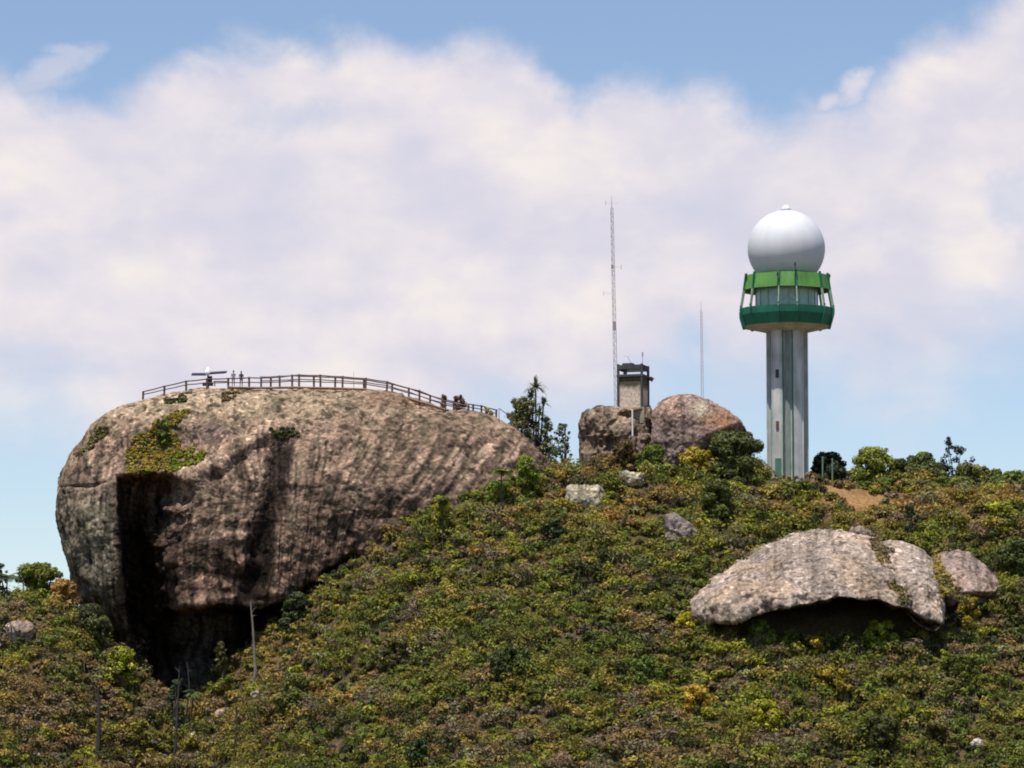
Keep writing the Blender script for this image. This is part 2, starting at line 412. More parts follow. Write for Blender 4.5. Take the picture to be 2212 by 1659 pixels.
BD = ((3, .25), (1, .14), (.35, .05))
def cbr(px, py, c, v):
    m = np.clip(blob(px, py, 1560, 905, 45, 25)*1.0*(1+fbm(v/.6, 3, 3)), 0, 1)[:, None]*.55
    c = c*(1-m) + np.array([.50, .22, .08])*m
    m = np.clip(blob(px, py, 1512, 885, 16, 14)*1.3, 0, 1)[:, None]
    return c*(1-m) + np.array([.62, .50, .36])*m
make_rock('boulder', [(1252, 985), (1251, 930), (1258, 895), (1285, 880), (1320, 878), (1370, 874), (1405, 880), (1418, 920), (1416, 980), (1410, 1040), (1340, 1060), (1262, 1040)],
          (1335, 960), lambda x, y: 2+0*x, lambda x, y: 3.6+0*x, 4, 360, 90, std_col((.29, .21, .15), .4, .3, 5),
          'upright mossy boulder carrying the small concrete lookout', 'rock', k=.6, disp=BD, pits=(.1, .6), mat=M_ROCKF, seed=11,
          feat=lambda px, py: 1.2*ss(fbm(np.stack([px/30, py/30, px*0], -1), 3, 3), -.1, .4) + 1.2*ss(py, 900, 1030)*-1)
make_rock('boulder', [(1405, 960), (1412, 890), (1432, 862), (1470, 852), (1520, 860), (1560, 880), (1592, 902), (1612, 930), (1614, 952), (1608, 975), (1590, 1010), (1560, 1040), (1460, 1050), (1410, 1030)],
          (1500, 950), lambda x, y: 0+0*x, lambda x, y: 4.2+0*x, 5, 400, 100, std_col((.37, .26, .215), .35, .15, 15, cbr),
          'pinkish rounded boulder with an orange stain right of the concrete lookout', 'rock', k=.65, disp=BD, pits=(.08, .6), mat=M_ROCKF, seed=21,
          feat=lambda px, py: 2.2*ss(py, L2(px, [1480, 1540, 1614], [960, 925, 905]), L2(px, [1480, 1540, 1614], [1010, 965, 935]))*ss(px, 1490, 1560))
# the long slab on the right and its neighbours
def slab_feat(px, py):
    lip = L2(px, [1485, 1560, 1640, 1720, 1800, 1880, 1950, 2050], [1338, 1346, 1324, 1304, 1290, 1294, 1310, 1350]) + fbm(np.stack([px/38, px*0, px*0], -1), 4, 4, .5)*8
    return ss(py, lip, lip+9)*(14+4)*ss(px, 1520, 1600) - 5.2*ss(py, 1165, L2(px, [1485, 1640, 1800, 1950], [1330, 1275, 1245, 1270])) - .9*fbm(np.stack([px/45, py/30, px*0], -1), 3, 77)
make_rock('slab_boulder', [(1482, 1305), (1496, 1284), (1530, 1254), (1580, 1218), (1635, 1186), (1700, 1160), (1765, 1149), (1835, 1151), (1890, 1161), (1934, 1198), (1968, 1250), (1992, 1310), (2000, 1370),
          (1900, 1405), (1700, 1415), (1560, 1395), (1500, 1350)], (1750, 1270), lambda x, y: L2(y, [1150, 1400], [-15.5, -25]), lambda x, y: 9.0+0*x, 3, 900, 200,
          std_col((.41, .32, .255), .3, .05, 25, None, .30), 'long low pale slab of rock with deep black shadow under its front edge', 'rock', k=.85, disp=((4, .3), (1.2, .2), (.4, .07)),
          pits=(.10, .6), seed=31, feat=slab_feat)
def lobe_feat(px, py):
    lip = L2(px, [1900, 1960, 2000, 2036], [1285, 1312, 1335, 1345])
    return ss(py, lip, lip+8)*6 - 1.2*ss(py, 1190, 1270) - .5*fbm(np.stack([px/30, py/25, px*0], -1), 3, 78)
make_rock('slab_boulder', [(1890, 1180), (1925, 1169), (1965, 1176), (2003, 1195), (2022, 1225), (2030, 1265), (2037, 1315), (2036, 1345), (2015, 1362), (1980, 1345), (1950, 1310), (1925, 1270), (1903, 1235), (1888, 1208)],
          (1980, 1262), lambda x, y: L2(y, [1170, 1360], [-18, -29]), lambda x, y: 5.2+0*x, 3, 420, 110, std_col((.43, .34, .275), .35, .05, 35, None, .30),
          'drooping pale rock lobe at the right end of the long slab', 'rock', k=.8, disp=((3, .2), (1.0, .12), (.35, .05)), pits=(.07, .5), seed=41, feat=lobe_feat)
make_rock('boulder', [(2008, 1215), (2036, 1196), (2075, 1193), (2115, 1212), (2148, 1243), (2162, 1272), (2150, 1295), (2100, 1300), (2050, 1318), (2018, 1300), (2006, 1250)],
          (2090, 1250), lambda x, y: L2(y, [1190, 1300], [-16.5, -24]), lambda x, y: 3.6+0*x, 3, 300, 80, std_col((.36, .265, .22), .25, .08, 45),
          'smooth brown boulder just right of the drooping lobe', 'rock', k=.8, disp=BD, pits=(.06, .5), mat=M_ROCKF, seed=51,
          feat=lambda px, py: 1.5*ss(py, 1275, 1300))
def small(pts, label, base, T=1.2, dy=0., seed=0, name='stone'):
    pts = np.array(pts, float); c = pts.mean(0); y = ground_y(c[0], pts[:, 1].max()) + dy
    y2 = y + T*.9
    make_rock(name, [tuple(q) for q in pts], tuple(c), lambda a, b_: y2+0*a, lambda a, b_: T+0*a, T, 90, 26, std_col(base, .3, .1, seed),
              label, 'rock', k=.55, disp=((1.6, .3), (.5, .12)), pits=(.10, .45), mat=M_ROCKF, seed=seed)
small([(1222, 1056), (1235, 1050), (1290, 1051), (1302, 1060), (1303, 1095), (1262, 1102), (1224, 1098)], 'pale squared block half hidden in scrub, larger and lower of the two blocks', (.56, .49, .35), 1.8, 0, 61, 'stone_block')
small([(1334, 1028), (1345, 1019), (1382, 1019), (1394, 1024), (1390, 1048), (1360, 1054), (1342, 1048)], 'pale squared block below the lookout boulder, smaller of the two blocks', (.62, .54, .39), 1.3, -.5, 62, 'stone_block')
small([(1436, 1150), (1440, 1120), (1458, 1113), (1490, 1128), (1505, 1155), (1495, 1185), (1450, 1185)], 'pointed grey-pink rock poking out of the scrub up-slope of the long slab', (.33, .26, .23), 1.8, 0, 63)
small([(1828, 1152), (1838, 1139), (1860, 1137), (1880, 1146), (1888, 1160), (1850, 1166)], 'small stone lying on top of the long pale slab', (.40, .31, .26), .8, -1.5, 64)
small([(3, 1362), (20, 1345), (55, 1340), (76, 1350), (80, 1368), (60, 1390), (20, 1385)], 'flat grey-brown rock at the left edge of the photo', (.34, .26, .21), 1.6, 0, 65)
small([(462, 1552), (468, 1538), (482, 1540), (488, 1556), (478, 1566)], 'small pink stone lying in the scrub below the cleft', (.60, .42, .33), .6, -.6, 66)
small([(395, 1592), (410, 1583), (430, 1588), (436, 1602), (410, 1608)], 'small cream stone in the scrub near the bottom of the photo', (.60, .48, .33), .6, -.6, 67)
small([(536, 1505), (545, 1490), (562, 1492), (564, 1512), (548, 1520)], 'small pale stone at the foot of the bleached dead trunk', (.55, .42, .36), .6, -.7, 68)
small([(2098, 1606), (2108, 1598), (2124, 1600), (2130, 1612), (2110, 1618)], 'small cream stone low on the right side of the slope', (.52, .44, .36), .5, -.6, 69)
small([(2048, 1110), (2060, 1104), (2076, 1108), (2080, 1122), (2056, 1126)], 'small pale stone in orange scrub right of the tower', (.50, .40, .34), .6, -.6, 70)
small([(1200, 1660), (1186, 1640), (1210, 1628), (1232, 1640), (1228, 1664)], 'reddish stone at the very bottom of the slope', (.40, .24, .18), .6, -.6, 71)

# ------------------------------------------------------------------ foliage
def leafmesh(name, cen, rad, nleaf, size, colr, up=.35, fill=.45, jit=.20, asp=2.0, low=-.35):
    """cen (N,3), rad (N,3), colr (N,3): one cloud of small leaf faces per centre"""
    cen = np.asarray(cen, float); N_ = len(cen); rad = np.asarray(rad, float); colr = np.asarray(colr, float)
    nl = np.asarray(nleaf if np.ndim(nleaf) else np.full(N_, nleaf), int)
    ii = np.repeat(np.arange(N_), nl); n = len(ii)
    d = RNG.normal(size=(n, 3)); d /= np.linalg.norm(d, axis=1)[:, None]; d[:, 2] = np.where(d[:, 2] < low, -d[:, 2], d[:, 2])
    r = RNG.random(n)**fill
    pos = cen[ii] + d*rad[ii]*r[:, None]
    nm = d*1.0 + RNG.normal(size=(n, 3))*.42 + np.array([0, 0, up]); nm /= np.linalg.norm(nm, axis=1)[:, None]
    a = np.cross(nm, RNG.normal(size=(n, 3))); a /= np.linalg.norm(a, axis=1)[:, None]; b = np.cross(nm, a)
    sz = np.full(N_, size, float) if np.ndim(size) == 0 else np.asarray(size)
    sz = sz[ii]*(.6+.8*RNG.random(n))
    la, lb = (a*sz[:, None]*asp/2), (b*sz[:, None]/2)
    fold = nm*(sz*.25)[:, None]
    v = np.stack([pos-la, pos+lb*1.0+fold, pos+la, pos-lb+fold], 1).reshape(-1, 3)
    c = colr[ii]*(1+jit*RNG.normal(size=(n, 1)))*(1+.07*RNG.normal(size=(n, 3)))
    c = np.repeat(np.clip(c, .006, .7), 4, 0)
    F = np.arange(n*4).reshape(-1, 4)
    return mesh_np(name, v, F, c)
PAL = {'olive': (.270, .235, .044), 'green': (.185, .210, .034), 'dark': (.085, .092, .028), 'lime': (.35, .34, .036), 'ochre': (.42, .31, .075),
       'brown': (.30, .20, .090), 'mauve': (.25, .185, .125), 'grey': (.29, .265, .125), 'blue': (.05, .08, .06), 'orange': (.46, .27, .08), 'fresh': (.22, .28, .04)}
PAL = {k: (v[0]*.84, v[1]*.85, v[2]*.72) for k, v in PAL.items()}
PK = {k: np.array(v) for k, v in PAL.items()}
# the mass of scrub over the slope
ROCKMASK = []   # (polygon in photo units) the scrub in front of these stays low
def inpoly(px, py, poly):
    poly = np.array(poly, float); n = len(poly); ins = np.zeros(px.shape, bool); j = n-1
    for i in range(n):
        xi, yi = poly[i]; xj, yj = poly[j]
        c = ((yi > py) != (yj > py)) & (px < (xj-xi)*(py-yi)/(yj-yi+1e-12)+xi); ins ^= c; j = i
    return ins
SLABV = [(1500, 1320), (1540, 1262), (1640, 1195), (1760, 1155), (1880, 1165), (1990, 1180), (2030, 1200), (2120, 1215), (2158, 1275), (2100, 1295), (2040, 1310), (2036, 1348), (1930, 1352), (1760, 1362), (1620, 1358), (1560, 1350), (1515, 1340)]
KEEP = [SLABV, [(1225, 1052), (1300, 1052), (1300, 1085), (1228, 1085)], [(1337, 1020), (1388, 1020), (1388, 1044), (1340, 1044)], [(1440, 1120), (1460, 1115), (1500, 1150), (1495, 1168), (1440, 1165)],
        [(5, 1345), (75, 1345), (78, 1372), (5, 1372)], [(255, 1000), (300, 1440), (385, 1518), (450, 1465), (560, 1370), (690, 1255), (900, 1095), (1190, 1000), (255, 900)],
        [(1655, 900), (1750, 900), (1750, 1030), (1655, 1030)], [(1255, 880), (1400, 880), (1400, 985), (1255, 985)], [(1415, 880), (1500, 880), (1500, 975), (1415, 975)]]
st = .90
sx, sy = np.meshgrid(np.arange(-74, 74, st), np.arange(-62, 9, st)); sx = sx.ravel() + RNG.uniform(-.45, .45, sx.size); sy = sy.ravel() + RNG.uniform(-.45, .45, sy.size)
sz = hgt(sx, sy); sp = np.stack([sx, sy, sz], -1); qx, qy = unproj(sp)
big = fbm(sp/np.array([7, 5, 7]), 3, 71); med = fbm(sp/2.4, 3, 73); fin = RNG.random(len(sp))
hgtf = .45 + 1.15*np.clip(med+.28, 0, 1) + 1.2*RNG.random(len(sp))**6
tx, ty = unproj(sp + np.stack([0*sx, 0*sx, hgtf*1.25], -1))
keep = (qx > -330) & (qx < W+330) & (qy < H+90)
for poly in KEEP:
    keep &= ~(inpoly(tx, ty, poly) | inpoly(qx, (qy+ty)/2, poly))
soil = soil_mask(qx, qy)
keep &= ~((soil > .3) & (fin < soil*.80))
crest = qy < 1085
hgtf = np.where(soil > .25, hgtf*.6, hgtf)
def choose(px, py, big, med, rnd):
    n = len(px); names = ['olive', 'green', 'dark', 'lime', 'ochre', 'brown', 'mauve', 'grey', 'orange']
    w = np.stack([1.5+0*px, .95+.6*big, .55-.6*med, .22+.5*np.clip(med, 0, 1), .26+0*px, .55-.4*big, .26+0*px, .40+0*px, .03+0*px], 0)
    dry = blob(px, py, 620, 1400, 110, 130) + blob(px, py, 1290, 1120, 180, 60)*.7 + blob(px, py, 1960, 1110, 240, 50) + blob(px, py, 300, 1600, 420, 120)*.2
    w[4] += 2.0*dry; w[8] += .7*dry; w[5] += .5*dry
    lb = blob(px, py, 150, 1560, 330, 160); w[5] += 1.7*lb; w[6] += 1.1*lb; w[0] -= .5*lb; w[1] -= .4*lb
    mid = blob(px, py, 1150, 1600, 420, 90); w[5] += .9*mid; w[6] += .6*mid
    lim = blob(px, py, 1600, 1540, 260, 110)*.5 + blob(px, py, 1500, 1060, 160, 40)*1.2 + blob(px, py, 900, 1150, 130, 60)*.6 + blob(px, py, 950, 1270, 200, 90)*.3
    w[3] += 1.0*lim; w[1] += .6*lim
    gr = blob(px, py, 2100, 1450, 160, 250) + blob(px, py, 1280, 1350, 250, 140)*.4; w[1] += 1.2*gr; w[2] += .5*gr
    w = np.clip(w, 0.02, None); w /= w.sum(0); cs = np.cumsum(w, 0); k = (rnd[None] > cs).sum(0).clip(0, 8)
    return np.array([PAL[a] for a in names])[k]
def scrub(name, sel, label, nsub, nleaf, size, asp):
    c = sp[sel]; hh = hgtf[sel]; n = len(c)
    rnd = np.clip(.5 + 1.05*fbm(c/2.6, 2, 90) + RNG.normal(size=n)*.20, 0, .999)
    rnd = (rnd*.82 + RNG.random(n)*.18)
    cc = choose(qx[sel], qy[sel], big[sel], med[sel], rnd)
    lsz = np.clip(size*(.62 + .75*(fbm(c/3.1, 2, 95)*.5+.5)*1.1 + .5*(RNG.random(n)-.4)), .085, .26)
    C, Rr, K = [], [], []
    for k in range(nsub):
        w = hh*(.45+.3*RNG.random(n))
        off = np.stack([RNG.normal(size=n)*.38*hh, RNG.normal(size=n)*.38*hh, hh*(.25+.55*RNG.random(n))], -1)
        C.append(c+off); Rr.append(np.stack([w, w, w*.85], -1)); K.append(cc*(1+.15*RNG.normal(size=(n, 1))))
    o = link(name, leafmesh(name, np.concatenate(C), np.concatenate(Rr), (nleaf*np.clip((size/np.tile(lsz, nsub))**1.3, .5, 1.9)).astype(int), np.tile(lsz, nsub), np.concatenate(K), asp=asp), M_LEAF)
    tag(o, label, kind='stuff')
alln = np.where(keep)[0]
scrub('scrub', alln, 'dense mixed green and brown scrub covering the slope', 4, 46, .15, 2.2)
# tall thin grass and twigs among it
tw = alln
n = len(tw)*7; base = np.repeat(sp[tw], 7, 0) + np.stack([RNG.normal(size=n)*.5, RNG.normal(size=n)*.5, np.zeros(n)], -1)
hh = np.repeat(hgtf[tw], 7)*(.9+.7*RNG.random(n)); ln = np.stack([RNG.normal(size=n)*.18, RNG.normal(size=n)*.18, np.ones(n)], -1)*hh[:, None]
wv = np.stack([np.full(n, .022), np.zeros(n), np.zeros(n)], -1); an = RNG.random(n)*3.14; wv = np.stack([np.cos(an), np.sin(an), 0*an], -1)*.026
v = np.stack([base-wv, base+wv, base+ln*.97], 1).reshape(-1, 3)
tc_ = np.array([PAL['grey'], (.30, .25, .16), (.22, .20, .08), (.16, .12, .08)])[RNG.integers(0, 4, n)]
o = link('dry_grass', mesh_np('dry_grass', v, np.arange(n*3).reshape(-1, 3), np.repeat(tc_, 3, 0)), M_LEAF)
tag(o, 'dry grass stalks and bare twigs standing in the scrub', kind='stuff')

# ------------------------------------------------------------------ single plants
def limbs(mb, base, tops, r0, bend=.15):
    for tp in tops:
        d = tp-base; L = d.length
        mid = base + d*.5 + Vector((random.uniform(-1, 1), random.uniform(-1, 1), .4))*L*bend
        q = [base + (mid-base)*u*2*(1-u*.0) if u < .5 else mid + (tp-mid)*(u*2-1) for u in (0, .25, .5, .75, 1)]
        mb.tube(q, [r0, r0*.8, r0*.6, r0*.4, r0*.2], 5)
def depth_base(px, pyb, y):
    if y is None: y = ground_y(px, pyb)
    b = ground_pt(px, y); return b, y
GP = 'plants standing out from the scrub'
def shrub(px, pyb, w, h, colr, label, y=None, dens=1., name='shrub', cat='shrub', open_=0., leaf=.17, trunk=0., lift=0, group=None, asp=2.0):
    """w, h in photo units; trunk = share of the height that is bare stem; lift raises the base when it grows on a rock"""
    b, y = depth_base(px, pyb, y); s = mpp(y)
    if lift: b = PV(px, pyb, y)
    zt = PV(px, pyb-h, y).z; b.z = min(b.z, PV(px, pyb, y).z) if not lift else b.z
    hh = zt-b.z; ww = w*s/2
    e = empty(name, b, label, cat, group)
    nb = int(np.clip(22*max(1., ww*hh/1.6)**.8, 16, 110)); C, Rr, K = [], [], []; colr = np.array(PAL[colr] if isinstance(colr, str) else colr)*np.array([2.2, 1.9, 1.3])
    lob = [random.uniform(.5, 1.2) for _ in range(9)]; colr = colr*(.75 if isinstance(colr, np.ndarray) and colr.max() > .35 else 1)
    for i in range(nb):
        a = random.uniform(0, 6.283); v_ = random.random(); u = trunk + (1-trunk)*v_
        env = math.sqrt(max(.03, 1-((v_-.36)/.68)**2))*lob[int(a/6.284*9)]
        rr = ww*env*math.sqrt(random.random())*.86
        br = min(ww, hh*.5)*random.uniform(.22, .42)*(1-.25*open_)
        if i % 4 == 0: rr *= 1.18; br *= .55; u = min(1.06, u*1.12)
        C.append((b.x+math.cos(a)*rr, b.y+math.sin(a)*rr, b.z + min(hh*u, hh*1.04-br*.6))); Rr.append((br, br, br*.8)); K.append(colr*random.uniform(.55, 1.45))
    nl = [int(max(12, 95*dens*(1-.3*open_)*(r_[0]/.5)**2*(.17/leaf)**1.6)) for r_ in Rr]
    crown = link('crown', leafmesh(name+'_crown', C, Rr, np.array(nl), leaf, np.array(K), asp=asp, fill=.5, low=-1.1), M_LEAF, e)
    mb = MB(); sel = [Vector(c) for c in C][::max(1, nb//9)]
    limbs(mb, b - Vector((0, 0, .3)), sel, max(.03, .035*hh**.8), .12)
    mb.build('trunk', M_BARK, e)
    return e
def rosette(C, c, rad, n, colr, leaflets, up=.5, wid=.12, V=None, Fc=None, K=None):
    """n arching fronds from c; leaflets = True gives feather fronds"""
    for i in range(n):
        a = 2*math.pi*i/n + random.uniform(-.25, .25); el = random.uniform(-.1, 1.25)*up + .15; L = rad*random.uniform(.8, 1.1)
        dirh = Vector((math.cos(a), math.sin(a), 0)); pts = []
        for k in range(7):
            u = k/6; pts.append(c + dirh*L*u*math.cos(el) + Vector((0, 0, L*(u*math.sin(el) - .55*u*u*math.cos(el)))))
        side = Vector((-math.sin(a), math.cos(a), 0)); cc = colr*random.uniform(.7, 1.35)
        for k in range(6):
            p, q = pts[k], pts[k+1]; w0 = wid*(1-.8*k/6) ; w1 = wid*(1-.8*(k+1)/6)
            if leaflets:
                for j in range(3):
                    m_ = p + (q-p)*(j/3); LL = rad*.30*math.sin(math.pi*min(.95, (k+j/3)/6*.8+.15))
                    for sgn in (-1, 1):
                        tip = m_ + side*sgn*LL + (q-p).normalized()*LL*.5 + Vector((0, 0, -LL*.35)); o_ = (q-p).normalized()*.05
                        n0 = len(V); V += [m_-o_, m_+o_, tip]; Fc.append((n0, n0+1, n0+2)); K += [cc]*3
            else:
                n0 = len(V); V += [p-side*w0, p+side*w0, q+side*w1, q-side*w1]; Fc.append((n0, n0+1, n0+2)); Fc.append((n0, n0+2, n0+3)); K += [cc]*4
def fern(px, pyb, hpx, rpx, colr, label, y=None, heads=None, name='tree_fern', cat='tree fern', leaflets=True, n=16, group=None, tr=.09, up=.5, wid=.09, lean=0):
    b, y = depth_base(px, pyb, y); s = mpp(y); e = empty(name, b, label, cat, group)
    colr = np.array(PAL[colr] if isinstance(colr, str) else colr)
    heads = heads or [(px+lean, pyb-hpx, rpx)]
    V, Fc, K = [], [], []; mb = MB()
    for (hx, hy, hr) in heads:
        c = PV(hx, hy, y + random.uniform(-.4, .4)*(len(heads) > 1)); rosette(None, c, hr*s, n, colr, leaflets, up, wid, V, Fc, K)
        mid = b.lerp(c, .55) + Vector((random.uniform(-.1, .1), 0, 0))
        mb.tube([b-Vector((0, 0, .3)), mid, c], [tr, tr*.8, tr*.7], 7)
    link('crown', mesh_np('fern_crown', np.array([list(v) for v in V]), np.array(Fc), np.clip(np.array(K), .01, .7)), M_LEAF, e)
    mb.build('trunk', M_BARK, e)
def snag(px, pyb, pts, r, mat, label, y=None, twigs=5, name='dead_tree', cat='dead tree', up=True):
    """bare trunk through the photo points pts"""
    b, y = depth_base(px, pyb, y); e = empty(name, b, label, cat)
    q = [PV(a, c, y) for a, c in pts]; q = [b-Vector((0, 0, .3))] + q
    n = len(q); MB().tube(q, [r*(1-.65*i/(n-1)) for i in range(n)], 7).build('trunk', mat, e)
    for i in range(twigs):
        u = random.uniform(.3, .98)*(n-1); k = int(u); s0 = q[k].lerp(q[min(k+1, n-1)], u-k); L = random.uniform(.4, 1.3)
        a = random.uniform(0, 6.28); t_ = s0 + Vector((math.cos(a)*L*.8, math.sin(a)*L*.5, L*random.uniform(.2, .8)))
        MB().tube([s0, s0.lerp(t_, .5)+Vector((0, 0, .08)), t_], [r*.3, r*.2, r*.08], 5).build('branch', mat, e)
EX = [  # px, base, w, h, colour, label, kwargs
 (1412, 1050, 84, 84, (.07, .105, .02), 'round bright green bush just below the gap between the two upper boulders', dict(y=-4.6, dens=1.4)),
 (1300, 1050, 90, 66, (.10, .075, .04), 'dry brown bush at the foot of the upright mossy boulder', dict(y=-4)),
 (1350, 1035, 70, 80, (.09, .07, .035), 'brown-olive bush climbing the face of the upright mossy boulder', dict(y=-3.2)),
 (1500, 1040, 90, 70, 'olive', 'olive bush hiding the foot of the pinkish boulder', dict(y=-4.4)),
 (1585, 1038, 140, 100, (.055, .072, .026), 'broad dark green tree between the pinkish boulder and the tower', dict(y=-3.6, dens=1.2, name='bushy_tree', cat='tree')),
 (1545, 1128, 90, 88, (.055, .072, .02), 'dark green bush on the slope below and left of the tower', dict(dens=1.2)),
 (1197, 1180, 58, 60, (.035, .05, .024), 'small dark bush in ochre scrub below the larger pale block', {}),
 (1787, 1052, 110, 70, (.028, .040, .030), 'dark blue-green bush right behind the two green posts', dict(y=7, dens=1.6)),
 (1882, 1060, 118, 88, (.11, .14, .03), 'light green tree on the crest, nearest right of the tower', dict(y=2, name='bushy_tree', cat='tree', open_=.4)),
 (1936, 1058, 96, 62, (.075, .095, .025), 'low green bush on the crest between two taller trees', dict(y=1)),
 (1990, 1062, 110, 80, (.06, .085, .035), 'grey-green bush on the crest left of the thin open tree', dict(y=2, open_=.4)),
 (1850, 1066, 60, 50, (.09, .11, .03), 'small olive bush on the crest beside the dark blue-green one', dict(y=1)),
 (1950, 1074, 120, 50, (.10, .11, .03), 'wide low olive thicket at the front of the crest right of the tower', dict(y=-2)),
 (2085, 1072, 100, 66, (.085, .10, .035), 'olive green bush on the crest hiding the foot of the thin open tree', dict(y=0)),
 (2150, 1076, 70, 58, (.07, .10, .03), 'leafy green bush on the crest under the sprig-like tree', dict(y=1)),
 (2020, 1066, 80, 62, (.06, .075, .03), 'dark olive bush on the crest just left of the thin open tree', dict(y=1)),
 (1690, 1052, 120, 26, (.12, .11, .05), 'low khaki bushes at the foot of the radar tower', dict(y=-2)),
 (2055, 1080, 130, 48, (.10, .12, .035), 'wide low green thicket under the thin open tree', dict(y=-1)),
 (2150, 1085, 110, 52, (.09, .12, .03), 'wide low thicket on the crest close to the right edge', dict(y=-2)),
 (2105, 1070, 90, 62, 'grey', 'wispy grey-green bush on the crest right of the thin open tree', dict(y=2, open_=.9, dens=.5)),
 (2190, 1082, 120, 62, (.08, .12, .03), 'green bush on the crest at the right edge of the photo', dict(y=0)),
 (1964, 1172, 32, 82, (.03, .05, .025), 'narrow dark green columnar shrub above the long slab', dict(dens=1.3)),
 (2160, 1150, 90, 62, 'green', 'bright green bush below the crest near the right edge', {}),
 (2190, 1250, 90, 80, (.045, .065, .02), 'dark green bush beside the smooth brown boulder', {}),
 (2172, 1345, 60, 80, 'dark', 'dark shadowy shrub at the foot of the smooth brown boulder', {}),
 (2085, 1345, 70, 54, 'olive', 'olive shrub below the smooth brown boulder', {}),
 (1900, 1405, 84, 62, 'fresh', 'bright green bush in front of the dark hollow under the slab, towards its right end', {}),
 (1640, 1400, 72, 58, (.07, .11, .02), 'green bush at the left end of the dark hollow under the slab', {}),
 (1700, 1408, 80, 48, (.06, .08, .02), 'dark green bush in front of the left half of the hollow under the slab', {}),
 (1825, 1408, 80, 46, (.05, .07, .02), 'dark green bush between the low olive bush and the bright green bush under the slab', {}),
 (1755, 1412, 90, 38, 'olive', 'low olive bush in front of the middle of the hollow under the slab', {}),
 (1480, 1385, 60, 60, 'lime', 'yellow-green spiky bush left of the long slab', {}),
 (1640, 1590, 100, 74, (.22, .24, .02), 'bright yellow-green bush low on the right slope', {}),
 (1500, 1545, 90, 64, 'ochre', 'ochre bush low on the slope left of the yellow-green one', {}),
 (1890, 1640, 110, 90, (.045, .055, .018), 'large dark green bush near the lower right corner', {}),
 (1110, 1465, 96, 66, (.04, .06, .022), 'dark bush in the middle of the slope', {}),
 (1270, 1405, 60, 40, (.04, .055, .018), 'small deep green bush in the middle of the slope', {}),
 (905, 1655, 60, 56, (.02, .045, .02), 'very dark green bush at the bottom of the slope among brown scrub', {}),
 (640, 1550, 110, 90, (.075, .085, .025), 'soft green bush low on the slope right of the bleached trunk', {}),
 (1075, 1095, 80, 54, (.075, .125, .02), 'fresh green bush under the left tree fern', {}),
 (1135, 1065, 66, 76, (.10, .145, .02), 'yellow-green bush at the right foot of the huge rock', dict(y=-8)),
 (955, 1125, 50, 50, 'green', 'green bush where the slope meets the huge rock', dict(y=-10)),
 (1215, 1020, 56, 100, (.055, .085, .05), 'thin grey-green sapling between the huge rock and the upper boulders', dict(y=2, open_=1, dens=.4, name='sapling', cat='tree')),
 (1125, 985, 100, 118, (.075, .088, .05), 'feathery grey-green tree behind the right end of the railing', dict(y=9, open_=.8, dens=.8, name='feathery_tree', cat='tree', trunk=.1)),
 (1180, 1000, 60, 92, (.075, .09, .055), 'slender grey-green tree just right of the spiky tree', dict(y=9, open_=.9, dens=.6, name='feathery_tree', cat='tree', trunk=.1)),
 (85, 1330, 140, 108, (.10, .135, .03), 'bright green tree on the left skyline beside the huge rock', dict(y=3, name='bushy_tree', cat='tree', dens=1.2)),
 (6, 1330, 40, 108, (.05, .085, .05), 'blue-green tree cut by the left edge of the photo', dict(y=3, open_=.4, name='bushy_tree', cat='tree')),
 (140, 1335, 70, 80, 'brown', 'brown leafy bush against the lower left of the huge rock', dict(y=-3)),
 (205, 1400, 90, 90, (.05, .06, .03), 'dark olive bush at the foot of the left buttress', dict(y=-6.5)),
 (260, 1470, 80, 70, 'green', 'green bush on the left rim of the gully', dict(y=-8.5)),
 (478, 1440, 46, 52, (.06, .065, .025), 'olive sapling standing in the shadow under the huge rock', dict(y=-9, lift=1, open_=.6, dens=.6, name='sapling', cat='tree')),
 (385, 1555, 46, 84, (.03, .05, .03), 'thin dark shrub at the mouth of the black cleft', dict(y=-9, open_=.6)),
 (640, 1330, 70, 46, (.03, .045, .02), 'small dark bush under the overhang of the huge rock', dict(y=-8)),
 (300, 1645, 70, 90, (.16, .15, .03), 'mustard coloured bush near the bottom left', {}),
 (150, 1500, 90, 60, (.09, .10, .035), 'olive bush on the brown slope at far left', {}),
 (2020, 1620, 90, 60, (.08, .075, .03), 'brownish olive bush at lower right beside the large dark one', {}),
 (860, 1440, 90, 56, (.05, .055, .02), 'dark olive bush left of the middle of the slope', {}),
 (1400, 1480, 90, 60, (.055, .085, .02), 'green bush right of the middle of the slope, below the slab', {}),
 (2060, 1500, 110, 80, (.08, .10, .02), 'large green bush on the slope below the smooth brown boulder', {}),
 (1790, 1500, 90, 60, (.19, .17, .03), 'ochre-green bush directly down-slope of the hollow', {}),
]
for (a, b_, w, h, c, lab, kw) in EX: shrub(a, b_, w, h, c, lab, **kw)
# thin open tree on the crest: stems with separate tufts
def tufty(px, pyb, stems, colr, label, y):
    b, y = depth_base(px, pyb, y); e = empty('open_tree', b, label, 'tree'); mb = MB(); C, Rr, K = [], [], []
    for (hx, hy, r_) in stems:
        c = PV(hx, hy, y+random.uniform(-.6, .6)); mid = b.lerp(c, .5)+Vector((random.uniform(-.15, .15), 0, .1))
        mb.tube([b-Vector((0, 0, .3)), mid, c], [.07, .05, .02], 6)
        for k in range(6):
            q = c + Vector((random.uniform(-1, 1), random.uniform(-1, 1), random.uniform(-2.4, .4)))*r_*mpp(y)*.75
            C.append(tuple(q)); rr = r_*mpp(y)*.55; Rr.append((rr, rr, rr)); K.append(np.array(colr)*random.uniform(.7, 1.3))
    link('crown', leafmesh('open_tree_crown', C, Rr, 34, .15, np.array(K), fill=.6, low=-1.1), M_LEAF, e); mb.build('trunk', M_BARK, e)
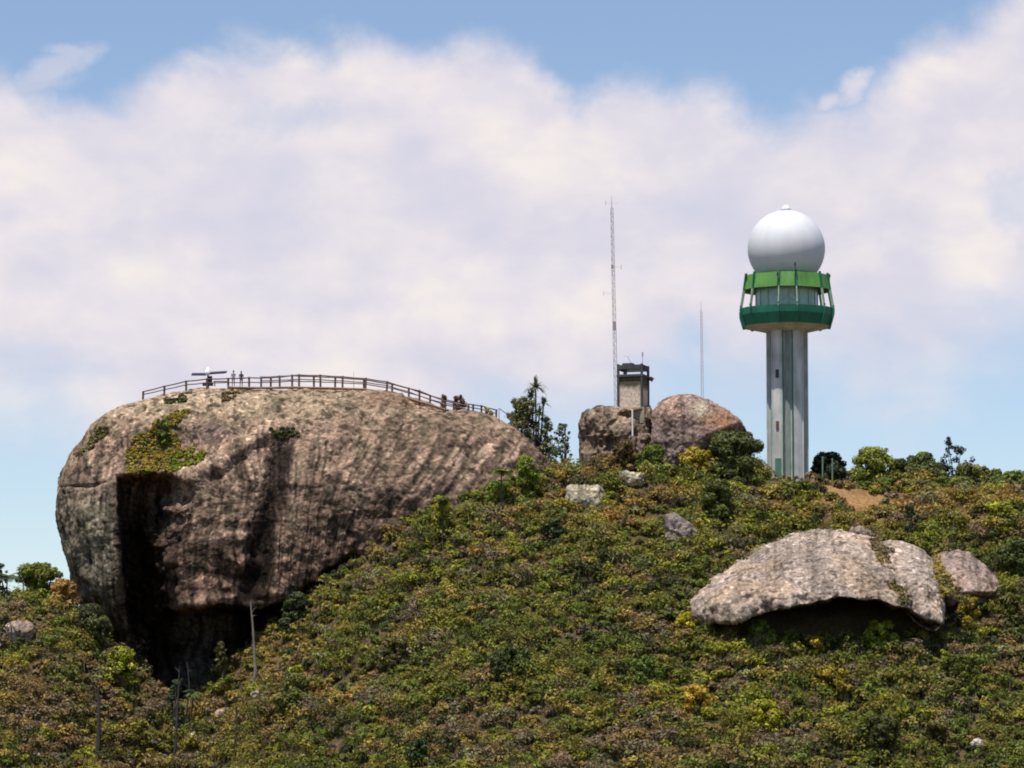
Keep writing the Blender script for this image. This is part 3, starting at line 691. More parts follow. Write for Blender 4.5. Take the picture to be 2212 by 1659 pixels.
tufty(2062, 1068, [(2046, 950, 12), (2048, 985, 17), (2076, 968, 15), (2070, 1010, 16), (2036, 1005, 15), (2095, 998, 15), (2088, 1020, 18), (2050, 1028, 18), (2110, 1030, 16), (2104, 1005, 10), (2030, 1030, 12)],
      (.040, .055, .045), 'thin open tree on the crest with sky showing between its tufts', 2)
tufty(2132, 1068, [(2130, 1012, 8), (2140, 1032, 10), (2122, 1035, 10)], (.07, .09, .06), 'small sprig-like tree on the crest right of the thin open tree', 2)
# spiky tree beside the railing (yucca-like heads), tree ferns
fern(1158, 985, 145, 30, (.12, .15, .06), 'tall spiky palm-like tree rising between the huge rock and the boulders', y=9,
     heads=[(1157, 838, 34), (1147, 860, 26), (1174, 872, 20), (1165, 895, 26), (1140, 902, 24), (1158, 925, 26), (1180, 930, 18)], name='spiky_tree', cat='tree', leaflets=False, n=52, tr=.12, up=1.0, wid=.13)
fern(1083, 1080, 62, 30, (.17, .19, .025), 'yellow-green tree fern in front of the huge rock, left of the bright bush', y=-9.5, n=14)
fern(1140, 1060, 56, 24, (.13, .17, .025), 'smaller tree fern at the right end of the huge rock', y=-8.5, n=14)
fern(956, 1130, 52, 24, (.08, .10, .02), 'dark tree fern at the lower edge of the huge rock', y=-11, n=14)
fern(1445, 1360, 34, 36, (.15, .19, .04), 'pale spiky fern on the slope at the left tip of the long slab', n=16)
fern(16, 1325, 78, 40, (.10, .14, .06), 'palm-like tree fern at the left edge of the photo', y=2, n=22)
fern(418, 1540, 44, 26, (.10, .15, .04), 'light green fern standing in the gully below the huge rock', y=-10.5, n=14)
# dead trunks
snag(548, 1505, [(552, 1450), (549, 1400), (546, 1350), (541, 1300)], .20, M_DEADP, 'tall bleached dead trunk standing before the dark overhang', twigs=3)
snag(215, 1665, [(213, 1600), (214, 1540), (212, 1485)], .30, M_DEAD, 'thick charred dead trunk at the bottom left', twigs=5)
snag(380, 1660, [(380, 1600), (383, 1540), (388, 1440)], .17, M_DEAD, 'thin dark dead trunk in front of the gully', twigs=4)
snag(290, 1640, [(291, 1600), (288, 1555)], .2, M_DEAD, 'short dark dead stub right of the charred trunk', twigs=5)
snag(470, 1645, [(490, 1620), (508, 1590)], .24, M_DEAD, 'leaning broken black branch at the bottom left', twigs=4, name='fallen_branch', cat='branch')
snag(560, 1560, [(560, 1500), (557, 1460)], .06, M_DEAD, 'thin grey dead pole right of the bleached trunk', twigs=2)
snag(1082, 1325, [(1092, 1305), (1108, 1290)], .06, M_DEAD, 'slanting bare grey branch in the middle of the slope', twigs=2, name='fallen_branch', cat='branch')
snag(845, 1240, [(846, 1190), (848, 1150)], .04, M_DEADP, 'thin pale dead stem near the lower edge of the huge rock', twigs=2)
snag(715, 1400, [(718, 1350), (716, 1300)], .05, M_DEAD, 'thin dead stem on the dry slope right of the overhang', twigs=3)
snag(510, 1640, [(512, 1560), (508, 1500)], .10, M_DEAD, 'thin grey dead stem between the leaning branch and the bleached trunk', twigs=3)
snag(402, 1600, [(404, 1540), (409, 1480), (404, 1430)], .11, M_DEAD, 'crooked grey dead stem rising before the black cleft', twigs=4)
snag(128, 1470, [(127, 1430), (129, 1400)], .12, M_DEAD, 'short grey dead stub below the flat rock at the left', twigs=3)
snag(60, 1300, [(50, 1262), (45, 1235)], .10, M_DEADP, 'bleached broken trunk on the left skyline', y=2, twigs=2)

# plants on the huge rock: find its front surface
gpx_, gpy_, gv, gcc = GR
fm = gcc > .02
_gi = {}
for a, b_, v_ in zip(gpx_[fm][::3], gpy_[fm][::3], gv[fm][::3]): _gi.setdefault((int(a//6), int(b_//6)), []).append(v_)
def surf(px, py):
    for r_ in range(0, 4):
        L = []
        for i in range(-r_, r_+1):
            for j in range(-r_, r_+1): L += _gi.get((int(px//6)+i, int(py//6)+j), [])
        if L: return np.mean(L, 0)
    return P(px, py, YG)
def inside(px, py):
    a = inpoly(px, py, [(272, 1000), (290, 945), (330, 925), (345, 905), (380, 940), (385, 965), (450, 975), (430, 1005), (380, 1022), (330, 1035), (280, 1032)])
    return a | inpoly(px, py, [(330, 915), (380, 882), (410, 880), (395, 905), (350, 930)])
C, Rr, K = [], [], []
def turf(n, test, pal, box, rad):
    k = 0
    while k < n:
        a, b_ = random.uniform(*box[0]), random.uniform(*box[1])
        if test(np.array([a]), np.array([b_]))[0]:
            C.append(surf(a, b_) + np.array([0, -.05, .05])); r_ = random.uniform(.6, 1.2)*rad; Rr.append((r_, r_, r_*.7)); q = pal(a, b_); K.append(np.array(q)*random.uniform(.75, 1.25)); k += 1
turf(520, inside, lambda a, b_: (.24, .27, .02) if (a > 370 and b_ > 975) or random.random() < .1 else random.choice([(.46, .33, .05), (.38, .26, .06), (.33, .28, .04)]), ((265, 455), (875, 1040)), .30)
turf(60, lambda a, b_: inpoly(a, b_, [(160, 985), (215, 925), (235, 930), (190, 975)]), lambda a, b_: (.20, .17, .05), ((155, 240), (920, 990)), .25)
turf(26, lambda a, b_: inpoly(a, b_, [(350, 852), (405, 848), (400, 860), (355, 862)]), lambda a, b_: (.14, .14, .04), ((345, 410), (845, 865)), .22)
turf(40, lambda a, b_: inpoly(a, b_, [(480, 845), (515, 845), (500, 862), (478, 870)]), lambda a, b_: (.24, .16, .07), ((470, 520), (840, 875)), .2)
turf(60, lambda a, b_: inpoly(a, b_, [(585, 925), (640, 930), (645, 945), (590, 948)]), lambda a, b_: (.12, .12, .04), ((580, 650), (922, 950)), .22)
o = link('turf', leafmesh('turf', np.array(C), np.array(Rr), 30, .13, np.array(K), asp=2.6), M_LEAF); tag(o, 'mustard and green turf growing on ledges of the huge rock', kind='stuff')
p = surf(352, 965); shrub(352, 968, 36, 62, (.06, .10, .02), 'upright green bush in the grassy hollow of the huge rock', y=float(p[1])-.3, lift=1, dens=1.3)
shrub(992, 890, 34, 34, (.10, .06, .06), 'reddish brown bush behind the railing near its right end', y=YG+1, lift=1, dens=.9)
shrub(958, 884, 20, 30, (.22, .18, .19), 'wispy pale bush behind the railing left of the reddish one', y=YG+1.5, lift=1, open_=.9, dens=.35)
shrub(1052, 905, 26, 24, 'grey', 'small grey-green bush at the right end of the railing', y=YG+1.5, lift=1, open_=.6, dens=.6)
# tufts in the seam of the slab
C, Rr, K = [], [], []
for a0, b0, a1, b1, n_, c_ in [(1888, 1168, 1935, 1290, 90, 'brown'), (1905, 1230, 1950, 1308, 90, (.14, .12, .03)), (2022, 1200, 2048, 1290, 70, 'ochre'), (2040, 1250, 2080, 1300, 60, (.12, .10, .03)), (1890, 1168, 1905, 1195, 40, 'mauve')]:
    for i in range(n_):
        u = random.random(); a = a0+(a1-a0)*u+random.gauss(0, 3+8*u); b_ = b0+(b1-b0)*u+random.gauss(0, 6)
        y_ = L2(b_, [1160, 1200, 1250, 1310], [-19.5, -24, -29, -32.5]) + (1.5 if a > 2010 else 0)
        C.append(P(a, b_, y_)); r_ = random.uniform(.2, .42); Rr.append((r_, r_, r_*.8)); K.append(np.array(PAL[c_] if isinstance(c_, str) else c_)*random.uniform(.7, 1.3))
o = link('seam_plants', leafmesh('seam_plants', np.array(C), np.array(Rr), 26, .15, np.array(K)), M_LEAF); tag(o, 'low brown and olive plants filling the seams between the slab rocks', kind='stuff')

# ------------------------------------------------------------------ railing on the huge rock
def railing(name, posts, y, label, kerb=False, h=1.16):
    """posts: (px, base py, top py)"""
    p0 = PV(posts[0][0], posts[0][1], y); e = empty(name, p0, label, 'railing'); tops = []; bs = []
    for (a, b_, t_) in posts:
        B = PV(a, b_+5, y); T = PV(a, t_, y); T.x = B.x
        mb = MB(); mb.box(((B+T)/2), (.21, .2, T.z-B.z), Matrix.Rotation(random.uniform(-.03, .03), 3, 'Y')); mb.build('post', M_WOOD, e, bevel=.02)
        tops.append(T); bs.append(PV(a, b_, y))
    for (u, r_) in ((.10, .065), (.52, .055)):
        mb = MB()
        for i in range(len(tops)-1):
            A = tops[i].lerp(bs[i], u); Bq = tops[i+1].lerp(bs[i+1], u); A.y -= .1; Bq.y -= .1
            mb.tube([A, A.lerp(Bq, .5)-Vector((0, 0, .03)), Bq], r_, 6)
        mb.build('rail', M_WOOD, e)
    if kerb:
        mb = MB(); q = [b_ for b_, po in zip(bs, posts) if 480 < po[0] < 1010]
        for i in range(len(q)-1): mb.tube([q[i]+Vector((0, -.25, -.08)), q[i+1]+Vector((0, -.25, -.08))], .13, 6)
        mb.build('kerb', M_KERB, e)
FR = [(309, 859, 845), (355, 850, 833), (402, 840, 822), (447, 836, 817), (493, 836, 816), (538, 837, 814), (585, 837, 814), (631, 836, 809), (678, 837, 811), (724, 838, 813), (786, 840, 818), (847, 849, 828), (906, 867, 842), (962, 884, 865), (1012, 893, 875)]
railing('railing', FR, YG-.9, 'dark timber railing along the front edge of the huge rock', True)
RR_ = [(564, 832, 813), (604, 831, 811), (646, 830, 808), (692, 831, 809), (740, 833, 812), (790, 836, 816), (836, 842, 823), (883, 855, 837), (929, 872, 853), (980, 884, 866), (1022, 888, 873), (1040, 892, 875), (1072, 902, 884)]
railing('railing', RR_, YG+2.6, 'dark timber railing along the rear edge of the huge rock')
# handrail of the stair going down the right flank
sp_ = [(1078, 905, 882), (1105, 925, 902), (1130, 946, 922), (1155, 966, 942), (1178, 992, 968)]
e = empty('handrail', PV(1078, 905, YG-1.2), 'pale stair handrail running down the right flank of the huge rock', 'handrail')
tp = [PV(a, c, YG-1.2) for a, b_, c in sp_]
for a, b_, c in sp_:
    MB().tube([PV(a, b_+8, YG-1.2), PV(a, c, YG-1.2)], .035, 6).build('post', M_BARK, e)
MB().tube(tp, .04, 6).build('rail', M_BARK, e)

# ------------------------------------------------------------------ solar station on the rock
yS = YG+.4; sS = mpp(yS)
e = empty('solar_station', PV(450, 834, yS), 'dark mast with two black panels and a white cone-shaped cover between them', 'solar station')
b0 = PV(450, 838, yS); tS = PV(449, 806, yS)
MB().tube([b0, tS], .09, 8).build('mast', M_DARKM, e)
mb = MB(); mb.box(PV(449, 830, yS), (1.1, .6, .32)); mb.box(PV(454, 819, yS), (.42, .42, .62)); mb.build('equipment_box', M_DARKM, e, bevel=.03)
MB().box(PV(430, 808.5, yS), (1.55, 1.0, .10), Matrix.Rotation(.30, 3, 'X')).build('panel', M_PANEL, e, bevel=.01)
MB().box(PV(472, 804.5, yS), (1.75, 1.0, .10), Matrix.Rotation(.25, 3, 'X') @ Matrix.Rotation(-.06, 3, 'Y')).build('panel', M_PANEL, e, bevel=.01)
MB().tube([PV(420, 810, yS+.1), PV(486, 806, yS+.1)], .04, 6).build('crossbar', M_DARKM, e)
prof = [(0, .52), (.10, .46), (.27, .12), (.36, -.05), (.30, -.30), (.0, -.36)]
c0 = PV(449, 803.5, yS-.25); rg = [[c0+Vector((max(.004, r_)*math.cos(k*.524), max(.004, r_)*math.sin(k*.524), z_)) for k in range(12)] for r_, z_ in prof]
MB().rings(rg, cap0=True, cap1=True).build('cover', M_WHITEP, e, smooth=True)
MB().tube([PV(441, 805, yS), PV(440, 794, yS)], .025, 5).build('antenna', M_WHITEP, e)
# low white fence panel / bench beside it
e = empty('bench', PV(476, 833, YG+1), 'low pale bench beside the panels on the rock', 'bench')
MB().box(PV(478, 824, YG+1), (1.6, .45, .08)).build('seat', M_STEEL, e, bevel=.01)
for a in (464, 492): MB().box(PV(a, 829, YG+1), (.10, .4, .5)).build('leg', M_STEEL, e)
MB().tube([PV(764, 838, YG+2), PV(764, 803, YG+2)], [.035, .015], 6).build('pole', M_STEEL); 
o = bpy.data.objects['pole']; tag(o, 'thin pale pole standing up behind the railing', 'pole')

# ------------------------------------------------------------------ people on the rock
def person(px, pyb, y, h, shirt, pants, hairc, label, turn=0., arm=0.):
    b = PV(px, pyb, y); e = empty('person', b, label, 'person')
    k = h/1.72
    V = {'pel': (0, 0, .95), 'che': (0, 0, 1.25), 'neck': (0, 0, 1.46), 'hd': (0, -.02, 1.56), 'top': (0, -.02, 1.68)}
    names = ['pel', 'che', 'neck', 'hd', 'top']; pts = [Vector(V[n_]) for n_ in names]; rad = [(.15, .11), (.17, .11), (.055, .055), (.095, .105), (.07, .08)]
    ed = [(0, 1), (1, 2), (2, 3), (3, 4)]
    def add(p_, r_, par): pts.append(Vector(p_)); rad.append(r_); ed.append((par, len(pts)-1)); return len(pts)-1
    for s_ in (-1, 1):
        i = add((s_*.10, 0, .86), (.09, .09), 0); i = add((s_*.11, -.02, .48), (.062, .062), i); i = add((s_*.12, .02, .09), (.042, .042), i); add((s_*.13, -.12, .04), (.04, .03), i)
        i = add((s_*.19, 0, 1.38), (.055, .055), 1); i = add((s_*.25, .02, 1.12), (.042, .042), i); w_ = (s_*.22, -.12-.1*arm, .98+.25*arm); i = add(w_, (.03, .03), i)
        i = add((w_[0], w_[1]-.04, w_[2]-.07), (.035, .02), i)
        for f in range(4): add((w_[0]+(f-1.5)*.018, w_[1]-.06, w_[2]-.15+abs(f-1.5)*.01), (.008, .008), i)
        add((w_[0]-s_*.045, w_[1]-.06, w_[2]-.10), (.009, .009), i)
    Rz = Matrix.Rotation(turn, 3, 'Z')
    me = bpy.data.meshes.new('person_body'); me.from_pydata([b + Rz @ (p_*k) for p_ in pts], ed, []); me.update()
    o = link('body', me, None, e); sk = o.modifiers.new('s', 'SKIN'); 
    for i, r_ in enumerate(rad): me.skin_vertices[0].data[i].radius = (r_[0]*k, r_[1]*k)
    me.skin_vertices[0].data[0].use_root = True
    sb = o.modifiers.new('u', 'SUBSURF'); sb.levels = sb.render_levels = 1
    # colours by height: shoes/trousers/shirt/skin
    m_, t_, b2 = nt('person_cloth'); g_ = N(t_, 'ShaderNodeNewGeometry'); sp3 = N(t_, 'ShaderNodeSeparateXYZ'); t_.links.new(g_.outputs['Position'], sp3.inputs[0])
    mr = N(t_, 'ShaderNodeMapRange', i_From_Min=b.z, i_From_Max=b.z+h); t_.links.new(sp3.outputs[2], mr.inputs[0])
    cr = N(t_, 'ShaderNodeValToRGB'); cr.color_ramp.interpolation = 'CONSTANT'; t_.links.new(mr.outputs[0], cr.inputs[0]); el = cr.color_ramp.elements
    el[0].position = 0; el[0].color = (.03, .025, .02, 1); el[1].position = .06; el[1].color = (*pants, 1)
    a_ = el.new(.56); a_.color = (*shirt, 1); a_ = el.new(.845); a_.color = (.33, .19, .13, 1)
    t_.links.new(cr.outputs[0], b2.inputs['Base Color']); b2.inputs['Roughness'].default_value = .85
    me.materials.append(m_)
    hc = b + Rz @ (Vector((0, .012, 1.635))*k); rg = [[hc+Vector((.10*k*math.sin(a_)*math.cos(q*.6283), .105*k*math.sin(a_)*math.sin(q*.6283)+.02, .10*k*math.cos(a_))) for q in range(10)] for a_ in (.05, .5, 1.0, 1.5, 1.9)]
    MB().rings(rg, cap0=True).build('hair', paint('hair_%d' % int(px), hairc, .7, bump=0), e, smooth=True)
person(521, 836, YG+.8, 1.68, (.035, .03, .05), (.03, .03, .04), (.015, .012, .01), 'person in dark clothes standing at the railing right of the panels', .4)
person(504, 835, YG+1.8, 1.70, (.30, .27, .36), (.14, .10, .10), (.03, .02, .015), 'person in a pale lilac top standing between the panels and the dark figure', -.3)

# ------------------------------------------------------------------ weather radar tower
yT = 6.0; sT = mpp(yT); cT = P(1702.2, 1040, yT); TX = float(cT[0])
def zt(py): return float(P(1702, py, yT)[2])
zb = float(hgt(TX, yT))-1.0
tw_ = empty('radar_tower', Vector((TX, yT, zb+1.0)), 'tall white radar tower with green gallery and white dome', 'tower')
OFF = R(-2.8)
def ring12(r, z, half=11., ofs=0.):
    out = []
    for k in range(6):
        for s_ in (-half, half):
            a = R(60*k + s_) + OFF; out.append(Vector((TX + (r+ofs)*math.sin(a), yT - (r+ofs)*math.cos(a), z)))
    return out
Rs = 44.6*sT
def shaft_ring(z, r=Rs, dep=.34):
    out = []
    for k in range(6):
        for (s_, rr) in ((-13, r), (-11.5, r-dep), (11.5, r-dep), (13, r)):
            a = R(60*k+s_)+OFF; out.append(Vector((TX+rr*math.sin(a), yT-rr*math.cos(a), z)))
        for s_ in (21, 30, 39):
            a = R(60*k+s_)+OFF; rr = r*1.0; out.append(Vector((TX+rr*math.sin(a), yT-rr*math.cos(a), z)))
    return out
MB().rings([shaft_ring(zb), shaft_ring((zb+zt(716))/2), shaft_ring(zt(716))], cap0=True, cap1=True).build('shaft', M_CONC, tw_)
# green ribs at the groove edges down the shaft
for k in range(6):
    for s_ in (-13.2, 13.2):
        a = R(60*k+s_)+OFF; rr = Rs+.02; mb = MB(); z0, z1 = zb, zt(712)
        mb.box((TX+rr*math.sin(a), yT-rr*math.cos(a), (z0+z1)/2), (.10, .16, z1-z0), Matrix.Rotation(a, 3, 'Z')); mb.build('shaft_rib', M_DGREEN if k == 0 else M_CONC, tw_)
    a = R(60*k)+OFF; rr = Rs-.27; MB().box((TX+rr*math.sin(a), yT-rr*math.cos(a), (z0+z1)/2), (.42, .05, z1-z0), Matrix.Rotation(a, 3, 'Z')).build('groove_panel', M_GROOVE, tw_)
def facepart(name, px, p0, p1, wpx, mat, dep=.10, parent=tw_):
    dx = (px-1702.2)*sT; a = math.asin(dx/Rs); rr = Rs-.01
    c = Vector((TX+rr*math.sin(a), yT-rr*math.cos(a), (zt(p0)+zt(p1))/2))
    return MB().box(c, (wpx*sT, dep*2, zt(p0)-zt(p1)), Matrix.Rotation(a, 3, 'Z')).build(name, mat, parent, bevel=.01)
facepart('window', 1678, 802, 820, 7, M_SLOT); facepart('window', 1678, 913, 931, 7, paint('rusty_window_slot', (.17, .08, .06), .7))
facepart('door', 1679, 993, 1036, 14, paint('green_door_paint', (.10, .22, .17), .6))
# soffit, lower band, drum, upper band, roof
MB().rings([ring12(Rs-.1, zt(719)), ring12(4.62, zt(706.5)), ring12(4.62, zt(702)), ring12(3.0, zt(702))], cap0=True, cap1=True).build('deck', M_SOFF, tw_)
lb = [(4.66, 707), (5.02, 684), (5.06, 669), (4.88, 669), (4.86, 684), (4.50, 703)]
MB().rings([ring12(r_, zt(q)) for r_, q in lb], closed_profile=True).build('lower_parapet', M_DGREEN, tw_)
nd = 36
def circ(r, z, n=nd, ph=0): return [Vector((TX+r*math.sin(2*math.pi*i/n+ph), yT-r*math.cos(2*math.pi*i/n+ph), z)) for i in range(n)]
dr = MB().rings([circ(3.26, zt(704)), circ(3.26, zt(625))]).build('drum_wall', M_GLASS, tw_, smooth=True)
mb = MB()
for i in range(18):
    a = 2*math.pi*i/18; mb.box((TX+3.28*math.sin(a), yT-3.28*math.cos(a), (zt(704)+zt(626))/2), (.07, .07, zt(626)-zt(704)), Matrix.Rotation(a, 3, 'Z'))
mb.build('mullion', paint('mullion_grey', (.30, .40, .37), .6, bump=0), tw_)
ub = [(4.70, 629), (4.45, 597.5), (4.27, 597.5), (4.50, 627)]
MB().rings([ring12(r_, zt(q)) for r_, q in ub], closed_profile=True).build('upper_parapet', M_LGREEN, tw_)
MB().rings([ring12(4.51, zt(626)), ring12(4.48, zt(621))], cap0=True, cap1=True).build('roof_slab', paint('roof_underside_green', (.02, .13, .06), .7), tw_)
# twelve bent ribs
for k in range(6):
    for s_ in (-11, 11):
        a = R(60*k+s_)+OFF; d = Vector((math.sin(a), -math.cos(a), 0)); c = Vector((TX, yT, 0)); sd = Vector((math.cos(a), math.sin(a), 0))
        pr = [(4.50, 594), (4.76, 630), (5.13, 671), (5.10, 684), (4.74, 708)]
        def strip(i0, i1, name, mat, w=.085):
            vs = []
            for (r_, q) in pr[i0:i1+1]:
                for (dr_, sg) in ((-.13, -1), (-.13, 1), (.10, 1), (.10, -1)): vs.append(c + d*(r_+dr_) + sd*w*sg + Vector((0, 0, zt(q))))
            n_ = i1-i0+1; mb = MB(); mb.rings([vs[i*4:(i+1)*4] for i in range(n_)], cap0=True, cap1=True); return mb.build(name, mat, tw_)
        strip(0, 1, 'rib', M_DGREEN if (k*2+(s_ > 0)) in (1, 2, 3, 9, 10, 11) or True else M_LGREEN); strip(1, 2, 'strut', M_PGREEN, .065); strip(2, 4, 'rib_foot', M_DGREEN, .10)  # struts paler than the ribs: sunlight on the open frame put into colour
        MB().tube([c+d*5.12+Vector((0, 0, zt(672))), c+d*5.12+Vector((0, 0, zt(664)))], .10, 7).build('rib_cap', M_DGREEN, tw_)
# radome
rD = 84.3*sT; cz = zt(537.5); a0 = math.acos(max(-1, (zt(598)-cz)/rD))
rg = [circ(max(.004, rD*math.sin(a_)), cz+rD*math.cos(a_), 72) for a_ in np.linspace(.001, a0, 44)]
dome = MB().rings(rg, cap0=True).build('radome', M_WHITE, tw_, smooth=True)
MB().rings([circ(.002, zt(443.5), 16), circ(.22, zt(444), 16), circ(.42, zt(448), 16), circ(.62, zt(455), 16)], cap0=True, cap1=True).build('vent_cap', M_WHITEP, dome, smooth=True)
MB().rings([circ(3.05, zt(600), 48), circ(3.15, zt(594), 48), circ(3.0, zt(592), 48)]).build('base_ring', M_DGREEN, dome)
def rod(px, p0, p1, r_, y_, nm='lightning_rod', mat=M_DARKM):
    q = [PV(px, p0, y_), PV(px, p1, y_)]; mb = MB().tube(q, [r_, r_*.7], 6); mb.tube([q[1]-Vector((0, 0, .35)), q[1]], [.11, .07], 7); mb.build(nm, mat, tw_)
rod(1717.5, 640, 566, .05, yT-4.78); rod(1679.5, 640, 588, .035, yT-4.78); rod(1612, 606, 592, .04, yT-1.5); rod(1792, 606, 592, .04, yT-1.5)

# two green posts beside the tower
for i, (a, lab) in enumerate(((1777, 'left of two thin pale green posts right of the tower'), (1798, 'right of two thin pale green posts right of the tower'))):
    y_ = -1.5; q = PV(a, 1044, y_); top = PV(a, 988 + 4*i, y_); e = empty('fence_post', q, lab, 'post', None)
    MB().tube([q-Vector((0, 0, .5)), top], .075, 8).build('post_shaft', paint('post_green_%d' % i, (.16, .27, .17), .6), e)
    MB().rings([[top+Vector((.10*math.cos(k*.785), .10*math.sin(k*.785), z_)) for k in range(8)] for z_ in (-.02, .06)], cap0=True, cap1=True).build('post_cap', M_PGREEN, e)

# ------------------------------------------------------------------ concrete lookout on the boulder
yL = .6; sL = mpp(yL); A = R(-17); RM = Matrix.Rotation(A, 3, 'Z')
cL = PV(1368, 880, yL+1.2); CX, CY = cL.x, cL.y
lk = empty('lookout_tower', Vector((CX, CY, PV(1368, 888, yL).z)), 'small square stained concrete lookout on the upright boulder', 'tower')
def zl(py): return float(P(1368, py, yL)[2])
wL = 2.62
def lbox(name, ox, oy, p0, p1, dx, dy_, mat, bevel=.02):
    v = RM @ Vector((ox, oy, 0)); return MB().box((CX+v.x, CY+v.y, (zl(p0)+zl(p1))/2), (dx, dy_, abs(zl(p0)-zl(p1))), RM).build(name, mat, lk, bevel=bevel)
h_ = wL/2
m2, t2, b2 = nt('lookout_wall'); L = t2.links      # pale panel with a sooty upper half: a stain of the wall itself
g_ = N(t2, 'ShaderNodeNewGeometry'); s3 = N(t2, 'ShaderNodeSeparateXYZ'); L.new(g_.outputs['Position'], s3.inputs[0])
nz = N(t2, 'ShaderNodeTexNoise', i_Scale=1.6, i_Detail=6.0); tc2 = N(t2, 'ShaderNodeTexCoord'); L.new(tc2.outputs['Object'], nz.inputs[0])
ma = N(t2, 'ShaderNodeMath', operation='MULTIPLY_ADD'); L.new(nz.outputs[0], ma.inputs[0]); ma.inputs[1].default_value = 1.0; L.new(s3.outputs[2], ma.inputs[2])
mr = N(t2, 'ShaderNodeMapRange', i_From_Min=zl(842)+.4, i_From_Max=zl(834)+.6); L.new(ma.outputs[0], mr.inputs[0])
mx = N(t2, 'ShaderNodeMix', data_type='RGBA'); mx.inputs[6].default_value = (.66, .52, .40, 1); mx.inputs[7].default_value = (.09, .08, .04, 1); L.new(mr.outputs[0], mx.inputs[0])
nz2 = N(t2, 'ShaderNodeTexNoise', i_Scale=5.0, i_Detail=6.0); L.new(tc2.outputs['Object'], nz2.inputs[0]); mr2 = N(t2, 'ShaderNodeMapRange', i_From_Min=.3, i_From_Max=.7, i_To_Min=.6, i_To_Max=1.25); L.new(nz2.outputs[0], mr2.inputs[0])
mx2 = N(t2, 'ShaderNodeMix', data_type='RGBA', blend_type='MULTIPLY'); mx2.inputs[0].default_value = 1; L.new(mx.outputs[2], mx2.inputs[6]); L.new(mr2.outputs[0], mx2.inputs[7]); L.new(mx2.outputs[2], b2.inputs['Base Color']); b2.inputs['Roughness'].default_value = .95
lbox('wall', 0, 0, 813, 892, wL-.12, wL-.12, m2)
for ix in (-1, 1):
    for iy in (-1, 1): lbox('corner_column', ix*(h_-.05), iy*(h_-.05), 786, 890, .24, .24, M_OLDD if iy < 0 and ix < 0 else M_OLDD)
lbox('middle_column', -h_+.85, -h_+.12, 798, 812, .22, .2, M_OLDD)
lbox('roof_beam', 0, -h_+.02, 788, 798, wL-.3, .26, M_OLDD); lbox('roof_beam', 0, h_-.02, 788, 798, wL-.3, .26, M_OLDD)
lbox('roof_beam', h_-.02, 0, 788, 798, .26, wL-.3, M_OLDD); lbox('roof_beam', -h_+.02, 0, 788, 798, .26, wL-.3, M_OLDD)
lbox('floor_slab', 0, 0, 808.5, 814, wL+.22, wL+.22, M_OLDD)
lbox('footing', 0, 0, 880, 915, wL+.5, wL+.2, M_OLDC)
lbox('roof_hatch', -.45, -.2, 782.5, 788, 1.1, .9, M_OLDD)
f0 = RM @ Vector((h_+.34, 1.15, 0)); fl = MB().box((CX+f0.x, CY+f0.y, zl(815)), (.42, .40, .40), Matrix.Rotation(.5, 3, 'Y')).build('floodlight', M_DARKM, lk, bevel=.03)
mb = MB().tube([(CX+f0.x, CY+f0.y, zl(815)), (CX+f0.x-.35, CY+f0.y, zl(808))], .04, 6); mb.build('lamp_arm', M_DARKM, fl)
MB().tube([PV(1388, 790, yL), PV(1388, 762, yL)], .03, 6).build('antenna', M_STEEL, lk)
MB().box(PV(1388, 765, yL), (.14, .14, .45)).build('antenna_head', M_STEEL, lk, bevel=.02)
MB().tube([PV(1363, 784, yL), PV(1356, 770, yL), PV(1347, 768, yL)], .025, 5).build('antenna', M_STEEL, lk)
o = MB().tube([PV(1366, 886, -2.2), PV(1366.5, 942, -2.7)], .085, 8).build('drain_pipe', M_PVC); tag(o, 'short white pipe running down the face of the upright boulder', 'pipe')

# lattice radio mast, slightly out of plumb
yM = 1.2
ms = empty('radio_mast', PV(1330, 880, yM), 'tall thin lattice radio mast rising beside the small concrete lookout', 'mast')
b0, t0 = PV(1331, 885, yM), PV(1321.5, 448, yM); mb = MB(); n_ = 52
def mp_(u, k): 
    c = b0.lerp(t0, u); r_ = .21-.06*u; a = 2.094*k+.4; return c+Vector((math.cos(a)*r_, math.sin(a)*r_, 0))
for k in range(3): mb.tube([mp_(0, k), mp_(1, k)], .028, 5)
mb.build('leg_tube', M_PINK, ms)
mb = MB()
for i in range(n_):
    for k in range(3): mb.tube([mp_(i/n_, (k + (i % 2)) % 3), mp_((i+1)/n_, (k+1-(i % 2)) % 3)], .013, 4)
mb.build('lattice', M_PINK, ms)
MB().tube([t0, PV(1321.3, 424, yM)], [.04, .018], 6).build('whip_antenna', M_PINK, ms)
for (a0_, a1_, q, r_) in ((1308, 1336, 439, .018), (1322, 1342, 577, .022), (1304, 1326, 634, .016)):
    ar = MB().tube([PV(a0_, q-1, yM), PV(a1_, q, yM)], r_, 5).build('antenna_arm', M_PINK, ms)
    ex = a1_ if a1_-1322 > 1322-a0_ else a0_
    MB().tube([PV(ex, q-5, yM), PV(ex, q+5, yM)], r_*1.3, 5).build('antenna_element', M_PINK, ar)
MB().box(PV(1323, 576, yM-.1), (.28, .2, .35)).build('junction_box', M_STEEL, ms)
MB().box(PV(1327, 704, yM-.25), (.3, .2, .9)).build('panel_antenna', M_STEEL, ms)
